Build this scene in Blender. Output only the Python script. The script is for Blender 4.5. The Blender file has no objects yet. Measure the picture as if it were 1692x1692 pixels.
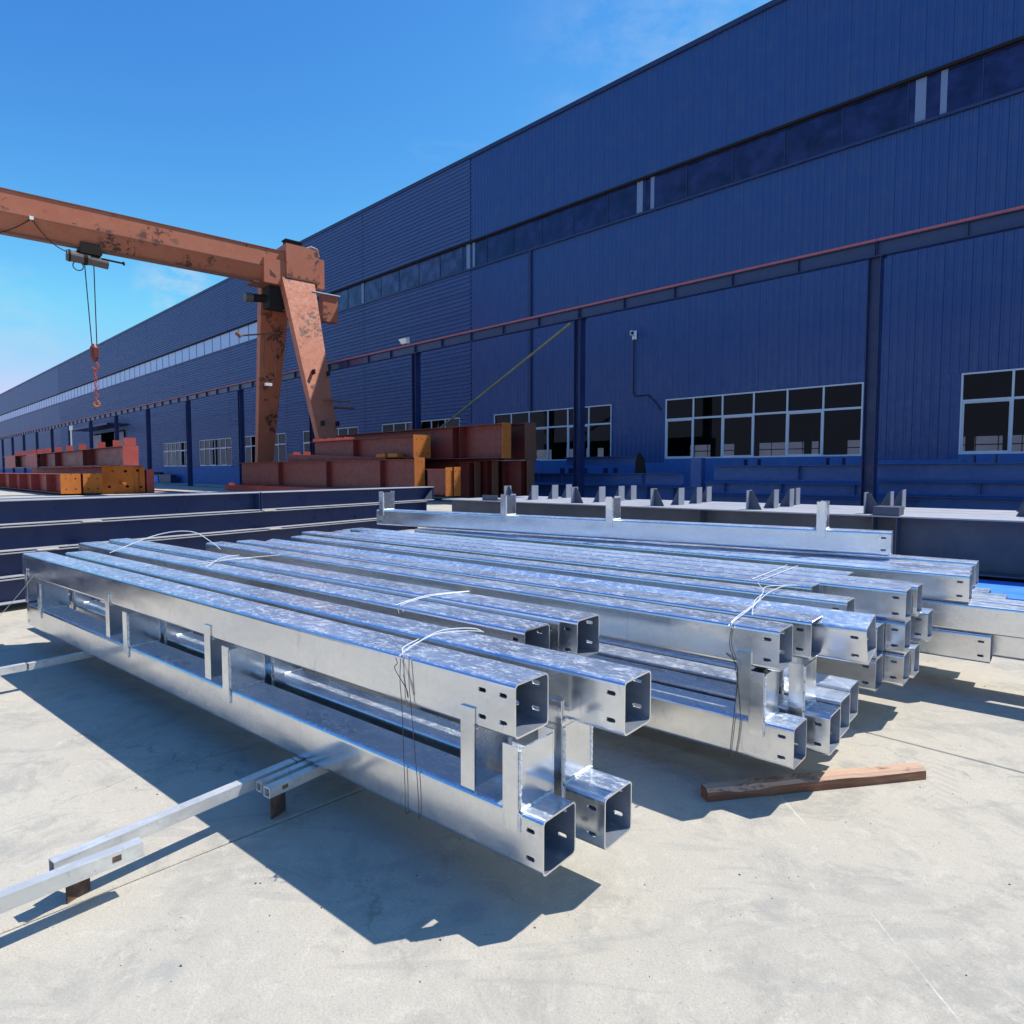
import bpy, bmesh, math, random
from mathutils import Vector, Matrix
R = math.radians
random.seed(7)
S = bpy.context.scene
C = S.collection

# ---------------------------------------------------------------- camera
H = 1.6
cam_d = bpy.data.cameras.new('camera'); cam = bpy.data.objects.new('camera', cam_d); C.objects.link(cam)
cam_d.sensor_width = 36; cam_d.lens = 36*1085/1692; cam_d.clip_start = .05; cam_d.clip_end = 3000
cam.location = (0, 0, H); cam.rotation_euler = (R(90)-math.atan(67/1085), 0, 0)
S.camera = cam

# ---------------------------------------------------------------- sky, sun, exposure
SUN = Vector((.57, .155, 1)).normalized()          # towards the sun
el = math.asin(SUN.z); az = math.atan2(SUN.x, SUN.y)
w = bpy.data.worlds.new('World'); S.world = w; w.use_nodes = True
nt = w.node_tree; nt.nodes.clear()
def wn(t, **k):
    n = nt.nodes.new(t)
    for a, b in k.items(): setattr(n, a, b)
    return n
sky = wn('ShaderNodeTexSky', sky_type='NISHITA', sun_disc=False)
sky.sun_elevation = el; sky.sun_rotation = az; sky.altitude = 200; sky.air_density = 1.0; sky.dust_density = .35; sky.ozone_density = 3.0
# one smooth grade of the whole sky: deeper, more cyan blue, pale towards the horizon (red never above green)
SK = .12
def chan(src, k, p, top):
    a = wn('ShaderNodeMath', operation='MULTIPLY'); a.inputs[1].default_value = SK; nt.links.new(src, a.inputs[0])
    b = wn('ShaderNodeMath', operation='POWER'); b.inputs[1].default_value = p; nt.links.new(a.outputs[0], b.inputs[0])
    c = wn('ShaderNodeMath', operation='MULTIPLY'); c.inputs[1].default_value = k/SK; nt.links.new(b.outputs[0], c.inputs[0])
    d = wn('ShaderNodeMath', operation='SMOOTH_MIN'); d.inputs[1].default_value = top/SK; d.inputs[2].default_value = .12/SK; nt.links.new(c.outputs[0], d.inputs[0]); return d.outputs[0]
sp = wn('ShaderNodeSeparateColor'); nt.links.new(sky.outputs[0], sp.inputs[0])
cr_, cg_, cb_ = chan(sp.outputs[0], 2.7, 1.85, .62), chan(sp.outputs[1], 2.75, 1.55, .66), chan(sp.outputs[2], 1.52, .82, .96)
lim = wn('ShaderNodeMath', operation='MULTIPLY'); lim.inputs[1].default_value = .92; nt.links.new(cg_, lim.inputs[0])
mn = wn('ShaderNodeMath', operation='MINIMUM'); nt.links.new(cr_, mn.inputs[0]); nt.links.new(lim.outputs[0], mn.inputs[1])
hs = wn('ShaderNodeCombineColor'); nt.links.new(mn.outputs[0], hs.inputs[0]); nt.links.new(cg_, hs.inputs[1]); nt.links.new(cb_, hs.inputs[2])
tc = wn('ShaderNodeTexCoord'); mp = wn('ShaderNodeMapping'); mp.inputs['Scale'].default_value = (1.0, 1.0, 3.2)
cl = wn('ShaderNodeTexNoise'); cl.inputs['Scale'].default_value = 2.1; cl.inputs['Detail'].default_value = 7; cl.inputs['Roughness'].default_value = .55
cr = wn('ShaderNodeValToRGB'); cr.color_ramp.elements[0].position = .60; cr.color_ramp.elements[1].position = .86
cr.color_ramp.elements[1].color = (.55, .55, .55, 1)
mx = wn('ShaderNodeMix', data_type='RGBA'); mx.inputs['B'].default_value = (5.2, 6.0, 6.8, 1)
bg = wn('ShaderNodeBackground'); bg.inputs['Strength'].default_value = .103
wo = wn('ShaderNodeOutputWorld')
l = nt.links.new
l(tc.outputs['Generated'], mp.inputs['Vector']); l(mp.outputs[0], cl.inputs['Vector'])
l(cl.outputs['Fac'], cr.inputs['Fac']); 
def cloud(dirv, lo, hi, amt):
    d = wn('ShaderNodeVectorMath', operation='DOT_PRODUCT'); nm_ = wn('ShaderNodeVectorMath', operation='NORMALIZE'); l(tc.outputs['Generated'], nm_.inputs[0])
    l(nm_.outputs[0], d.inputs[0]); d.inputs[1].default_value = Vector(dirv).normalized()
    a = wn('ShaderNodeMapRange', interpolation_type='SMOOTHSTEP'); a.inputs['From Min'].default_value = lo; a.inputs['From Max'].default_value = hi; l(d.outputs['Value'], a.inputs['Value'])
    nz = wn('ShaderNodeTexNoise'); nz.inputs['Scale'].default_value = 14; nz.inputs['Detail'].default_value = 8; nz.inputs['Roughness'].default_value = .62
    m2 = wn('ShaderNodeMapping'); m2.inputs['Scale'].default_value = (1,1,2.2); l(tc.outputs['Generated'], m2.inputs['Vector']); l(m2.outputs[0], nz.inputs['Vector'])
    b = wn('ShaderNodeMapRange'); b.inputs['From Min'].default_value = .40; b.inputs['From Max'].default_value = .70; l(nz.outputs['Fac'], b.inputs['Value'])
    c = wn('ShaderNodeMath', operation='MULTIPLY'); l(a.outputs[0], c.inputs[0]); l(b.outputs[0], c.inputs[1])
    e = wn('ShaderNodeMath', operation='MULTIPLY'); e.inputs[1].default_value = amt; l(c.outputs[0], e.inputs[0]); return e.outputs[0]
fac = cr.outputs['Color']
for args in (((-.517, 1.02, .275), .9986, 1.0, .9), ((-.78, 1.01, .22), .996, .9999, .25), ((.30, 1.05, .66), .965, 1.0, .22)):
    ad_ = wn('ShaderNodeMath', operation='ADD', use_clamp=True); l(fac, ad_.inputs[0]); l(cloud(*args), ad_.inputs[1]); fac = ad_.outputs[0]
l(fac, mx.inputs['Factor']); l(hs.outputs[0], mx.inputs['A'])
l(mx.outputs['Result'], bg.inputs['Color']); l(bg.outputs[0], wo.inputs['Surface'])
sd = bpy.data.lights.new('sun', 'SUN'); sd.energy = 4.9; sd.angle = R(.53); sd.color = (1, .95, .87)
so = bpy.data.objects.new('sun', sd); C.objects.link(so); so.rotation_euler = (-SUN).to_track_quat('-Z', 'Y').to_euler(); so.location = (20, 10, 60)
S.view_settings.view_transform = 'Standard'; S.view_settings.look = 'None'; S.view_settings.gamma = 1
S.view_settings.use_curve_mapping = False; S.view_settings.exposure = 0.24

# ---------------------------------------------------------------- materials
MATS = {}
class M:
    def __init__(s, name, color=(.5,.5,.5), rough=.5, metal=0., spec=.5):
        s.m = bpy.data.materials.new(name); s.m.use_nodes = True; s.t = s.m.node_tree
        s.b = s.t.nodes['Principled BSDF']; s.out = s.t.nodes['Material Output']
        s.b.inputs['Base Color'].default_value = (*color, 1); s.b.inputs['Roughness'].default_value = rough
        s.b.inputs['Metallic'].default_value = metal; s.b.inputs['Specular IOR Level'].default_value = spec
        MATS[name] = s.m; s.col = None; s.vec = {}
    def n(s, t, **k):
        x = s.t.nodes.new(t)
        for a, b in k.items():
            if a.startswith('i_'): x.inputs[a[2:]].default_value = b
            else: setattr(x, a, b)
        return x
    def L(s, a, b): s.t.links.new(a, b)
    def coords(s, scale=(1,1,1), rnd=True):
        key = (scale, rnd)
        if key in s.vec: return s.vec[key]
        tc = s.n('ShaderNodeTexCoord'); mp = s.n('ShaderNodeMapping'); mp.inputs['Scale'].default_value = scale
        s.L(tc.outputs['Object'], mp.inputs['Vector'])
        if rnd:
            oi = s.n('ShaderNodeObjectInfo'); mu = s.n('ShaderNodeMath', operation='MULTIPLY'); mu.inputs[1].default_value = 57.
            s.L(oi.outputs['Random'], mu.inputs[0]); s.L(mu.outputs[0], mp.inputs['Location'])
        s.vec[key] = mp.outputs[0]; return mp.outputs[0]
    def noise(s, scale, detail=4, rough=.55, stretch=(1,1,1), rnd=True, dist=0.):
        x = s.n('ShaderNodeTexNoise'); x.inputs['Scale'].default_value = scale; x.inputs['Detail'].default_value = detail
        x.inputs['Roughness'].default_value = rough; x.inputs['Distortion'].default_value = dist
        s.L(s.coords(stretch, rnd), x.inputs['Vector']); return x.outputs['Fac']
    def voro(s, scale, stretch=(1,1,1), rnd=True, feature='F1'):
        x = s.n('ShaderNodeTexVoronoi', feature=feature); x.inputs['Scale'].default_value = scale
        s.L(s.coords(stretch, rnd), x.inputs['Vector']); return x
    def ramp(s, fac, p0, p1, c0=(0,0,0), c1=(1,1,1)):
        r = s.n('ShaderNodeValToRGB'); e = r.color_ramp.elements
        e[0].position = p0; e[1].position = p1; e[0].color = (*c0, 1); e[1].color = (*c1, 1)
        s.L(fac, r.inputs['Fac']); return r.outputs['Color']
    def mix(s, fac, color, amount=1., mode='MIX'):
        """mix a colour over the base colour where fac is high"""
        x = s.n('ShaderNodeMix', data_type='RGBA', blend_type=mode)
        if s.col is None: x.inputs['A'].default_value = s.b.inputs['Base Color'].default_value
        else: s.L(s.col, x.inputs['A'])
        x.inputs['B'].default_value = (*color, 1)
        if amount != 1.:
            mu = s.n('ShaderNodeMath', operation='MULTIPLY'); mu.inputs[1].default_value = amount; s.L(fac, mu.inputs[0]); fac = mu.outputs[0]
        s.L(fac, x.inputs['Factor']); s.col = x.outputs['Result']; s.L(s.col, s.b.inputs['Base Color']); return s
    def rng(s, fac, a, b, inp, lo=.3, hi=.7):
        x = s.n('ShaderNodeMapRange'); x.inputs['From Min'].default_value = lo; x.inputs['From Max'].default_value = hi
        x.inputs['To Min'].default_value = a; x.inputs['To Max'].default_value = b
        s.L(fac, x.inputs['Value']); s.L(x.outputs[0], s.b.inputs[inp]); return s
    def bump(s, fac, strength=.2, dist=.01):
        x = s.n('ShaderNodeBump'); x.inputs['Strength'].default_value = strength; x.inputs['Distance'].default_value = dist
        if getattr(s, 'bm', None): s.L(s.bm, x.inputs['Normal'])
        s.L(fac, x.inputs['Height']); s.bm = x.outputs[0]; s.L(s.bm, s.b.inputs['Normal']); return s

def mulc(g, a, b):
    m_ = g.n('ShaderNodeMath', operation='MULTIPLY'); g.L(a, m_.inputs[0]); g.L(b, m_.inputs[1]); return m_.outputs[0]
# galvanised steel (tubes run along local x)
g = M('galvanised_steel', (.80,.815,.83), .28, .97)
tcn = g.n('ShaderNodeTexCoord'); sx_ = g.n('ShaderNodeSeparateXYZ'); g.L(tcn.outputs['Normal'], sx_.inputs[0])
topm = g.ramp(sx_.outputs[2], .55, .8)                       # upward faces: scuffed by stacked tubes, and tinted with painted sky reflection
def mul(a, b):
    m_ = g.n('ShaderNodeMath', operation='MULTIPLY'); g.L(a, m_.inputs[0]); g.L(b, m_.inputs[1]); return m_.outputs[0]
g.mix(g.ramp(g.noise(1.7, 4, .6, (.8,1.6,1)), .40, .68), (.68,.71,.75), .6)
g.mix(g.ramp(g.noise(60, 2, .5), .60, .75), (.62,.65,.68), .35)
g.mix(g.ramp(g.noise(5, 7, .78, (1.8,1,.45), True, 2.2), .60, .62), (.50,.51,.52), .5)      # thin zinc runs
sv = g.voro(45, (1,1,1)); sg = g.n('ShaderNodeSeparateColor'); g.L(sv.outputs['Color'], sg.inputs[0])
g.mix(sg.outputs[0], (.60,.63,.68), .30)                                                         # zinc spangle
g.mix(topm, (.54,.66,.86), .8)  # sky reflection put into the colour: upward faces tinted blue
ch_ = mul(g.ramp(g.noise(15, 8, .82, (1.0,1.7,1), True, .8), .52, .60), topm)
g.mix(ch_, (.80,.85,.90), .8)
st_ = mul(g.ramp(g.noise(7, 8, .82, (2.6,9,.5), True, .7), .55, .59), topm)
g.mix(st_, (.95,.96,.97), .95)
ad = g.n('ShaderNodeMath', operation='MAXIMUM'); g.L(ch_, ad.inputs[0]); g.L(st_, ad.inputs[1])
me_ = g.n('ShaderNodeMapRange'); g.L(ad.outputs[0], me_.inputs['Value']); me_.inputs['To Min'].default_value = 1.; me_.inputs['To Max'].default_value = .5
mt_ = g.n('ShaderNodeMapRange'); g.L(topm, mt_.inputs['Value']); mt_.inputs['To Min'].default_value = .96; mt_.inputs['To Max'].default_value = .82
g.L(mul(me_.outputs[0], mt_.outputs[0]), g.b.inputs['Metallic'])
r0 = g.n('ShaderNodeMapRange'); g.L(g.noise(3.5, 5, .6, (.7,1.5,2)), r0.inputs['Value']); r0.inputs['From Min'].default_value = .3; r0.inputs['From Max'].default_value = .7; r0.inputs['To Min'].default_value = .12; r0.inputs['To Max'].default_value = .30
r1 = g.n('ShaderNodeMath', operation='MULTIPLY_ADD'); g.L(topm, r1.inputs[0]); r1.inputs[1].default_value = .10; g.L(r0.outputs[0], r1.inputs[2]); g.L(r1.outputs[0], g.b.inputs['Roughness'])
g.bump(g.noise(2.2, 2, .5, (.7,1.6,1.6)), .20, .014); g.bump(g.noise(60, 3, .6, (.5,1,1)), .05, .003)

g = M('dull_galvanised', (.62,.62,.60), .5, .55)
g.mix(g.ramp(g.noise(9, 6, .7, (.6,1,1)), .45, .62), (.80,.80,.77), .8)
g.mix(g.ramp(g.noise(30, 4, .6), .6, .7), (.35,.35,.34), .5)
g.bump(g.noise(30, 3), .15, .004)
g = M('weld_bead', (.78,.79,.78), .4, .5); g.bump(g.noise(90, 2), .8, .01); g.mix(g.ramp(g.noise(40,3), .5,.65),(.25,.22,.2),.5)
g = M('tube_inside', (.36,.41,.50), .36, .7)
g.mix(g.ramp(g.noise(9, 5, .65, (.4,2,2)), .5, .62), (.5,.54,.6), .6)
M('tie_wire', (.72,.72,.70), .5, .2)
M('dark_wire', (.10,.10,.10), .5, .6)

# paints
def paint(name, c, rough=.45, dirt=(.5,.45,.4), amt=.25, rust=None, bump=.05):
    p = M(name, c, rough)
    p.mix(p.ramp(p.noise(1.1, 6, .65), .45, .7), dirt, amt)
    p.mix(p.ramp(p.noise(9, 5, .7, (1,1,.4)), .56, .72), tuple(x*.55 for x in c), .4)
    if rust: p.mix(p.ramp(p.noise(rust[0], 6, .62, (1,1,1), True, .6), rust[1], rust[1]+.015), rust[2], .95)
    p.rng(p.noise(4, 4), rough-.1, rough+.15, 'Roughness'); p.bump(p.noise(25, 3), bump, .005); return p
paint('wall_blue', (.019,.062,.215), .40, (.05,.09,.20), .4)
paint('far_wall_blue', (.025,.07,.20), .5, (.05,.09,.18), .35)
paint('ribbed_wall_blue', (.036,.085,.24), .5, (.06,.10,.22), .4)
paint('plinth_blue', (.04,.12,.36), .7, (.10,.18,.34), .45, (3.,.66,(.03,.05,.10)))
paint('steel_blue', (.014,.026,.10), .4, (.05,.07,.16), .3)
paint('navy_primer', (.022,.036,.11), .35, (.045,.055,.11), .3)
paint('sunlit_cleat', (.26,.28,.34), .5, (.18,.19,.25), .5)  # grey primer lightened: sunlight on the cleat plates is put into the colour
paint('sunlit_dusty_flange', (.36,.37,.41), .55, (.25,.26,.31), .5)  # sun and sky sheen painted pale over navy and grey flanges, with dust
paint('grey_primer', (.065,.075,.115), .5, (.16,.17,.19), .35)
paint('stack_blue', (.045,.10,.28), .5, (.10,.16,.30), .4)
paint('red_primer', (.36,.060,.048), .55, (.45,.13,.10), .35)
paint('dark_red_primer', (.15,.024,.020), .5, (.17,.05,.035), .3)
paint('rust_orange', (.52,.155,.02), .75, (.36,.10,.02), .5, (7.,.64,(.12,.05,.02)))
paint('rail_red', (.55,.13,.13), .6, (.25,.08,.06), .4)
p = paint('crane_orange', (.42,.125,.062), .6, (.48,.18,.10), .45, (.75,.66,(.085,.03,.018)), .08)
p.mix(mulc(p, p.ramp(p.noise(.38, 3, .5), .54, .60), p.ramp(p.noise(2.2, 7, .7, (1,1,1), True, .5), .50, .53)), (.085,.03,.018), .95)
paint('crane_dark', (.20,.085,.05), .65, (.16,.07,.05), .4)
M('machine_black', (.02,.017,.016), .8, 0, .2)
paint('hoist_grey', (.11,.085,.08), .6, (.1,.08,.07), .5)
paint('tarp_blue', (.03,.22,.72), .5, (.05,.25,.65), .3)
M('window_white', (.62,.66,.72), .4)
paint('olive_pipe', (.16,.17,.09), .6)
M('dark_interior', (.04,.04,.045), .8)
M('white_part', (.8,.8,.8), .4)
paint('shim_wood', (.60,.55,.48), .8)
g = M('old_timber', (.20,.085,.045), .85)
g.mix(g.ramp(g.noise(14, 6, .7, (.25,3,3)), .45, .65), (.34,.17,.09), .8)
g.mix(g.ramp(g.noise(5, 5, .7, (.5,1,1)), .55, .66), (.09,.045,.03), .7)
g.bump(g.noise(30, 5, .7, (.15,3,3)), .7, .012)
g = M('pale_timber', (.52,.33,.22), .85)
g.mix(g.ramp(g.noise(5, 6, .75, (.6,2,2), True, 1.), .52, .56), (.16,.07,.045), .9); g.mix(g.ramp(g.noise(20, 6, .7, (.2,3,3)), .4, .65), (.62,.45,.34), .5); g.bump(g.noise(30, 5, .7, (.15,3,3)), .6, .01)
g = M('rusty_steel', (.10,.06,.045), .8, .2); g.mix(g.ramp(g.noise(12,5), .45,.65), (.30,.20,.15), .7)

def glass(name, tint, dirt, dfac, rough=.02, ior=1.5):
    m = M(name); t = m.t; t.nodes.remove(m.b)
    tr = m.n('ShaderNodeBsdfTransparent'); tr.inputs[0].default_value = (*tint, 1)
    gl = m.n('ShaderNodeBsdfGlossy'); gl.inputs['Roughness'].default_value = rough; gl.inputs[0].default_value = (.9,.95,1,1)
    df = m.n('ShaderNodeBsdfDiffuse'); df.inputs[0].default_value = (*dirt, 1)
    fr = m.n('ShaderNodeFresnel'); fr.inputs[0].default_value = ior
    a = m.n('ShaderNodeMixShader'); b = m.n('ShaderNodeMixShader')
    nz = m.noise(1.2, 4); rg = m.n('ShaderNodeMapRange'); rg.inputs['From Min'].default_value = .35; rg.inputs['From Max'].default_value = .7
    rg.inputs['To Min'].default_value = dfac*.4; rg.inputs['To Max'].default_value = dfac*1.4
    m.L(nz, rg.inputs['Value']); m.L(rg.outputs[0], a.inputs[0]); m.L(tr.outputs[0], a.inputs[1]); m.L(df.outputs[0], a.inputs[2])
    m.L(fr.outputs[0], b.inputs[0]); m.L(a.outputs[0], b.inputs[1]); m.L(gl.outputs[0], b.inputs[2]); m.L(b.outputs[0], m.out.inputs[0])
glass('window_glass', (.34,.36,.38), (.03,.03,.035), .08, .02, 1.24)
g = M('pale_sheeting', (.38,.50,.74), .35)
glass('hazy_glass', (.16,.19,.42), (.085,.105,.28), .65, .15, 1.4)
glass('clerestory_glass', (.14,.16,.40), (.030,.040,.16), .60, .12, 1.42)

# concrete
def concrete(name, rnd):
    g = M(name, (.51,.466,.385), .92, 0, .2)
    g.mix(g.ramp(g.noise(.5, 6, .62, (1,1,1), rnd), .38, .64), (.41,.385,.335), .8)
    g.mix(g.ramp(g.noise(2.4, 8, .74, (1,1,1), rnd, .6), .50, .60), (.35,.332,.29), .72)
    g.mix(g.ramp(g.noise(9, 8, .78, (1,1,1), rnd, .4), .53, .62), (.56,.52,.44), .6)
    g.mix(g.ramp(g.noise(1.3, 4, .5, (.5,2.6,1), rnd, 2.2), .60, .63), (.34,.33,.30), .38)       # tyre and drag marks
    v = g.voro(2.7, (1,1,1), rnd); g.mix(mulc(g, g.ramp(v.outputs['Distance'], .16, .24, (1,1,1), (0,0,0)), g.ramp(g.noise(3.1,6,.7,(1,1,1),rnd), .45,.55)), (.33,.325,.30), .6)   # old oil patches
    g.mix(g.ramp(g.noise(1.6, 6, .72, (6,.4,1), rnd, 1.2), .665, .68), (.68,.64,.56), .6)        # pale scrapes
    g.mix(g.ramp(g.noise(1.9, 6, .75, (.4,5,1), rnd, 1.8), .665, .68), (.22,.215,.20), .5)       # dark scratches
    # wandering hairline cracks, only in places
    tcc = g.n('ShaderNodeTexCoord'); nzc = g.n('ShaderNodeTexNoise'); nzc.inputs['Scale'].default_value = 2.5; nzc.inputs['Detail'].default_value = 6; g.L(tcc.outputs['Object'], nzc.inputs['Vector'])
    vm = g.n('ShaderNodeVectorMath', operation='MULTIPLY_ADD'); g.L(nzc.outputs['Color'], vm.inputs[0]); vm.inputs[1].default_value = (.7,.7,0); g.L(tcc.outputs['Object'], vm.inputs[2])
    vc = g.n('ShaderNodeTexVoronoi', feature='DISTANCE_TO_EDGE'); vc.inputs['Scale'].default_value = .38; g.L(vm.outputs[0], vc.inputs['Vector'])
    g.mix(mulc(g, g.ramp(vc.outputs['Distance'], .0010, .003, (1,1,1), (0,0,0)), g.ramp(g.noise(.6,4,.6,(1,1,1),rnd), .46,.54)), (.15,.145,.13), .5)
    g.mix(g.ramp(g.noise(38, 5, .75, (1,1,1), rnd), .62, .67), (.22,.21,.19), .6)                # pits
    v = g.voro(13, (1,1,1), rnd); g.mix(g.ramp(v.outputs['Distance'], .03, .06, (1,1,1), (0,0,0)), (.18,.17,.155), .5)
    g.mix(g.ramp(g.noise(130, 3, .7, (1,1,1), rnd), .42, .75), (.30,.28,.24), .6)
    # faint tyre tracks
    for (x0_, y0_, sl, wd_) in ((-2.24, 3.3, .12, .13), (2.9, 4.6, -.55, .12), (1.5, 2.6, -.30, .10)):
        sp3 = g.n('ShaderNodeSeparateXYZ'); g.L(tcc.outputs['Object'], sp3.inputs[0])
        def mth(op, a, b=None, c=None):
            q = g.n('ShaderNodeMath', operation=op)
            for i_, v_ in enumerate((a, b, c)):
                if v_ is None: continue
                if isinstance(v_, (int, float)): q.inputs[i_].default_value = v_
                else: g.L(v_, q.inputs[i_])
            return q.outputs[0]
        dy = mth('SUBTRACT', sp3.outputs[1], y0_); dd_ = mth('MULTIPLY_ADD', dy, sl, mth('SUBTRACT', sp3.outputs[0], x0_)); ab = mth('ABSOLUTE', dd_)
        band = mth('MULTIPLY', mth('LESS_THAN', ab, wd_), 1.)
        tread = mth('SINE', mth('MULTIPLY', mth('ADD', dy, ab), 105.)); tr_ = g.ramp(mth('MULTIPLY_ADD', tread, .5, .5),   .45, .7)
        g.mix(mulc(g, mulc(g, band, tr_), g.ramp(g.noise(1.4, 5, .7, (1,1,1), rnd), .46, .66)), (.30,.29,.27), .35)
    g.bump(g.noise(5, 8, .75, (1,1,1), rnd), .45, .022); g.bump(g.noise(90, 4, .7, (1,1,1), rnd), .5, .004)
concrete('yard_concrete', False)
concrete('slab_concrete', False)

# ---------------------------------------------------------------- mesh builder
class MB:
    def __init__(s): s.v = []; s.f = []
    def add(s, vs, fs):
        o = len(s.v); s.v += [tuple(v) for v in vs]; s.f += [tuple(i+o for i in f) for f in fs]; return s
    def box(s, x0, x1, y0, y1, z0, z1):
        x0, x1 = sorted((x0, x1)); y0, y1 = sorted((y0, y1)); z0, z1 = sorted((z0, z1))
        return s.add([(x0,y0,z0),(x1,y0,z0),(x1,y1,z0),(x0,y1,z0),(x0,y0,z1),(x1,y0,z1),(x1,y1,z1),(x0,y1,z1)],
                     [(0,3,2,1),(4,5,6,7),(0,1,5,4),(1,2,6,5),(2,3,7,6),(3,0,4,7)])
    def prism(s, pts, axis, a, b):
        """polygon pts (2d) swept along axis from a to b"""
        def P(p, t): return {'x': (t,p[0],p[1]), 'y': (p[0],t,p[1]), 'z': (p[0],p[1],t)}[axis]
        n = len(pts); vs = [P(p, a) for p in pts]+[P(p, b) for p in pts]
        return s.add(vs, [tuple(range(n)), tuple(range(2*n-1, n-1, -1))]+[(i, i+n, (i+1) % n+n, (i+1) % n) for i in range(n)])
    def loft(s, a, b):
        """two quads (lists of 4 points) joined to a closed solid"""
        return s.add(list(a)+list(b), [(0,1,2,3),(7,6,5,4),(0,4,5,1),(1,5,6,2),(2,6,7,3),(3,7,4,0)])
    def tube(s, pts, r, n=8, cap=True):
        pts = [Vector(p) for p in pts]; rings = []
        for i, p in enumerate(pts):
            d = (pts[min(i+1, len(pts)-1)]-pts[max(i-1, 0)]).normalized()
            u = d.orthogonal().normalized() if i == 0 else (u - d*u.dot(d)).normalized()
            v = d.cross(u); rr = r[i] if isinstance(r, (list, tuple)) else r
            rings.append([p+(u*math.cos(2*math.pi*k/n)+v*math.sin(2*math.pi*k/n))*rr for k in range(n)])
        vs = [q for g in rings for q in g]; fs = []
        for i in range(len(rings)-1):
            for k in range(n): fs.append((i*n+k, i*n+(k+1) % n, (i+1)*n+(k+1) % n, (i+1)*n+k))
        if cap: fs += [tuple(range(n-1, -1, -1)), tuple(range(len(vs)-n, len(vs)))]
        return s.add(vs, fs)
    def mesh(s, name, mat, bevel=0):
        me = bpy.data.meshes.new(name); me.from_pydata(s.v, [], s.f); me.update()
        bm = bmesh.new(); bm.from_mesh(me); bmesh.ops.recalc_face_normals(bm, faces=bm.faces)
        if bevel:
            bmesh.ops.bevel(bm, geom=list(bm.edges), offset=bevel, segments=1, affect='EDGES')
        bm.to_mesh(me); bm.free()
        me.materials.append(MATS[mat]); return me

def thing(name, label, cat, loc=(0,0,0), rz=0., group=None):
    o = bpy.data.objects.new(name, None); o.empty_display_size = .2; C.objects.link(o)
    o.location = loc; o.rotation_euler = (0, 0, rz); o['label'] = label; o['category'] = cat
    if group: o['group'] = group
    return o
def part(name, mb, mat, parent, loc=(0,0,0), rot=(0,0,0), bevel=0, stuff=False):
    me = mb if isinstance(mb, bpy.types.Mesh) else mb.mesh(name, mat, bevel)
    o = bpy.data.objects.new(name, me); C.objects.link(o); o.parent = parent; o.location = loc; o.rotation_euler = rot
    if stuff: o['kind'] = 'stuff'
    return o
def relabel(o, label, cat=None, group=None):
    o['label'] = label
    if cat: o['category'] = cat
    if group: o['group'] = group
def copy_tree(o, parent=None):
    c = o.copy(); C.objects.link(c); c.parent = parent
    for ch in list(o.children): copy_tree(ch, c)
    return c

# ---------------------------------------------------------------- frames of the place
DB = Vector((-.71, .704, 0)).normalized(); NB = Vector((DB.y, -DB.x, 0))     # along / into the factory wall
RB = math.atan2(DB.y, DB.x)
DW = 33.0
def bpt(s, D, z=0): return DB*s + NB*D + Vector((0, 0, z))

# ---------------------------------------------------------------- ground
base = MB(); base.add([(-900,-300,-.03),(900,-300,-.03),(900,1500,-.03),(-900,1500,-.03)], [(0,1,2,3)])
ground = part('yard_ground', base, 'yard_concrete', None); ground['kind'] = 'structure'
# concrete slabs: joints through two measured points, aligned with the factory
j1 = Vector((-1.24, 2.73, 0)); j2 = Vector((2.25, 3.87, 0))
s0 = j1.dot(DB); d0 = j2.dot(NB); PS, PD = 5.6, 4.9
for i in range(-3, 11):
    for k in range(-2, 6):
        a = s0+i*PS; b = d0+k*PD; jg = .006
        m = MB(); bv = .006
        x0, x1, y0, y1 = a+jg, a+PS-jg, b+jg, b+PD-jg
        vs = []
        for (ins, z) in ((0, -.03), (0, -bv), (bv, 0)):
            vs += [tuple(DB*x+NB*y+Vector((0,0,z))) for x, y in ((x0+ins,y0+ins),(x1-ins,y0+ins),(x1-ins,y1-ins),(x0+ins,y1-ins))]
        fs = [(8,9,10,11)]
        for q in (0, 4): fs += [(q+e, q+(e+1) % 4, q+4+(e+1) % 4, q+4+e) for e in range(4)]
        m.add(vs, fs)
        part('concrete_slab', m, 'slab_concrete', ground)

# ---------------------------------------------------------------- factory
fac = thing('factory_building', 'long blue steel-clad factory hall with a clerestory strip and white framed windows', 'factory', bpt(0, DW), RB)
# local frame: x along the wall (away, left), y towards the yard, z up
HB = 24.4; Z1, Z2 = 16.55, 18.35; WS, WT = 2.32, 5.7
WIN = [(-4.2+14.17*i, 6.2+14.17*i) for i in range(0, 10)]
WIN = [w_ for w_ in WIN if w_[1] < 110]
DOOR = (124., 144.)
VR = 36.95; HR = 171.5; END = 330.; BEG = -12.
def vpanel(name, x0, x1, z0, z1, mat='wall_blue', pitch=.333):
    pts = []; n = max(1, round((x1-x0)/pitch)); pw = (x1-x0)/n
    for i in range(n):
        a = x0+i*pw; r = .035
        pts += [(a, 0), (a+pw*.60, 0), (a+pw*.70, r), (a+pw*.88, r), (a+pw*.98, 0)]
    pts.append((x1-.006, 0)); vs = [(p[0], p[1], z0) for p in pts]+[(p[0], p[1], z1) for p in pts]; n = len(pts)
    return part(name, MB().add(vs, [(i, i+1, i+n+1, i+n) for i in range(n-1)]), mat, fac)
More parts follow.
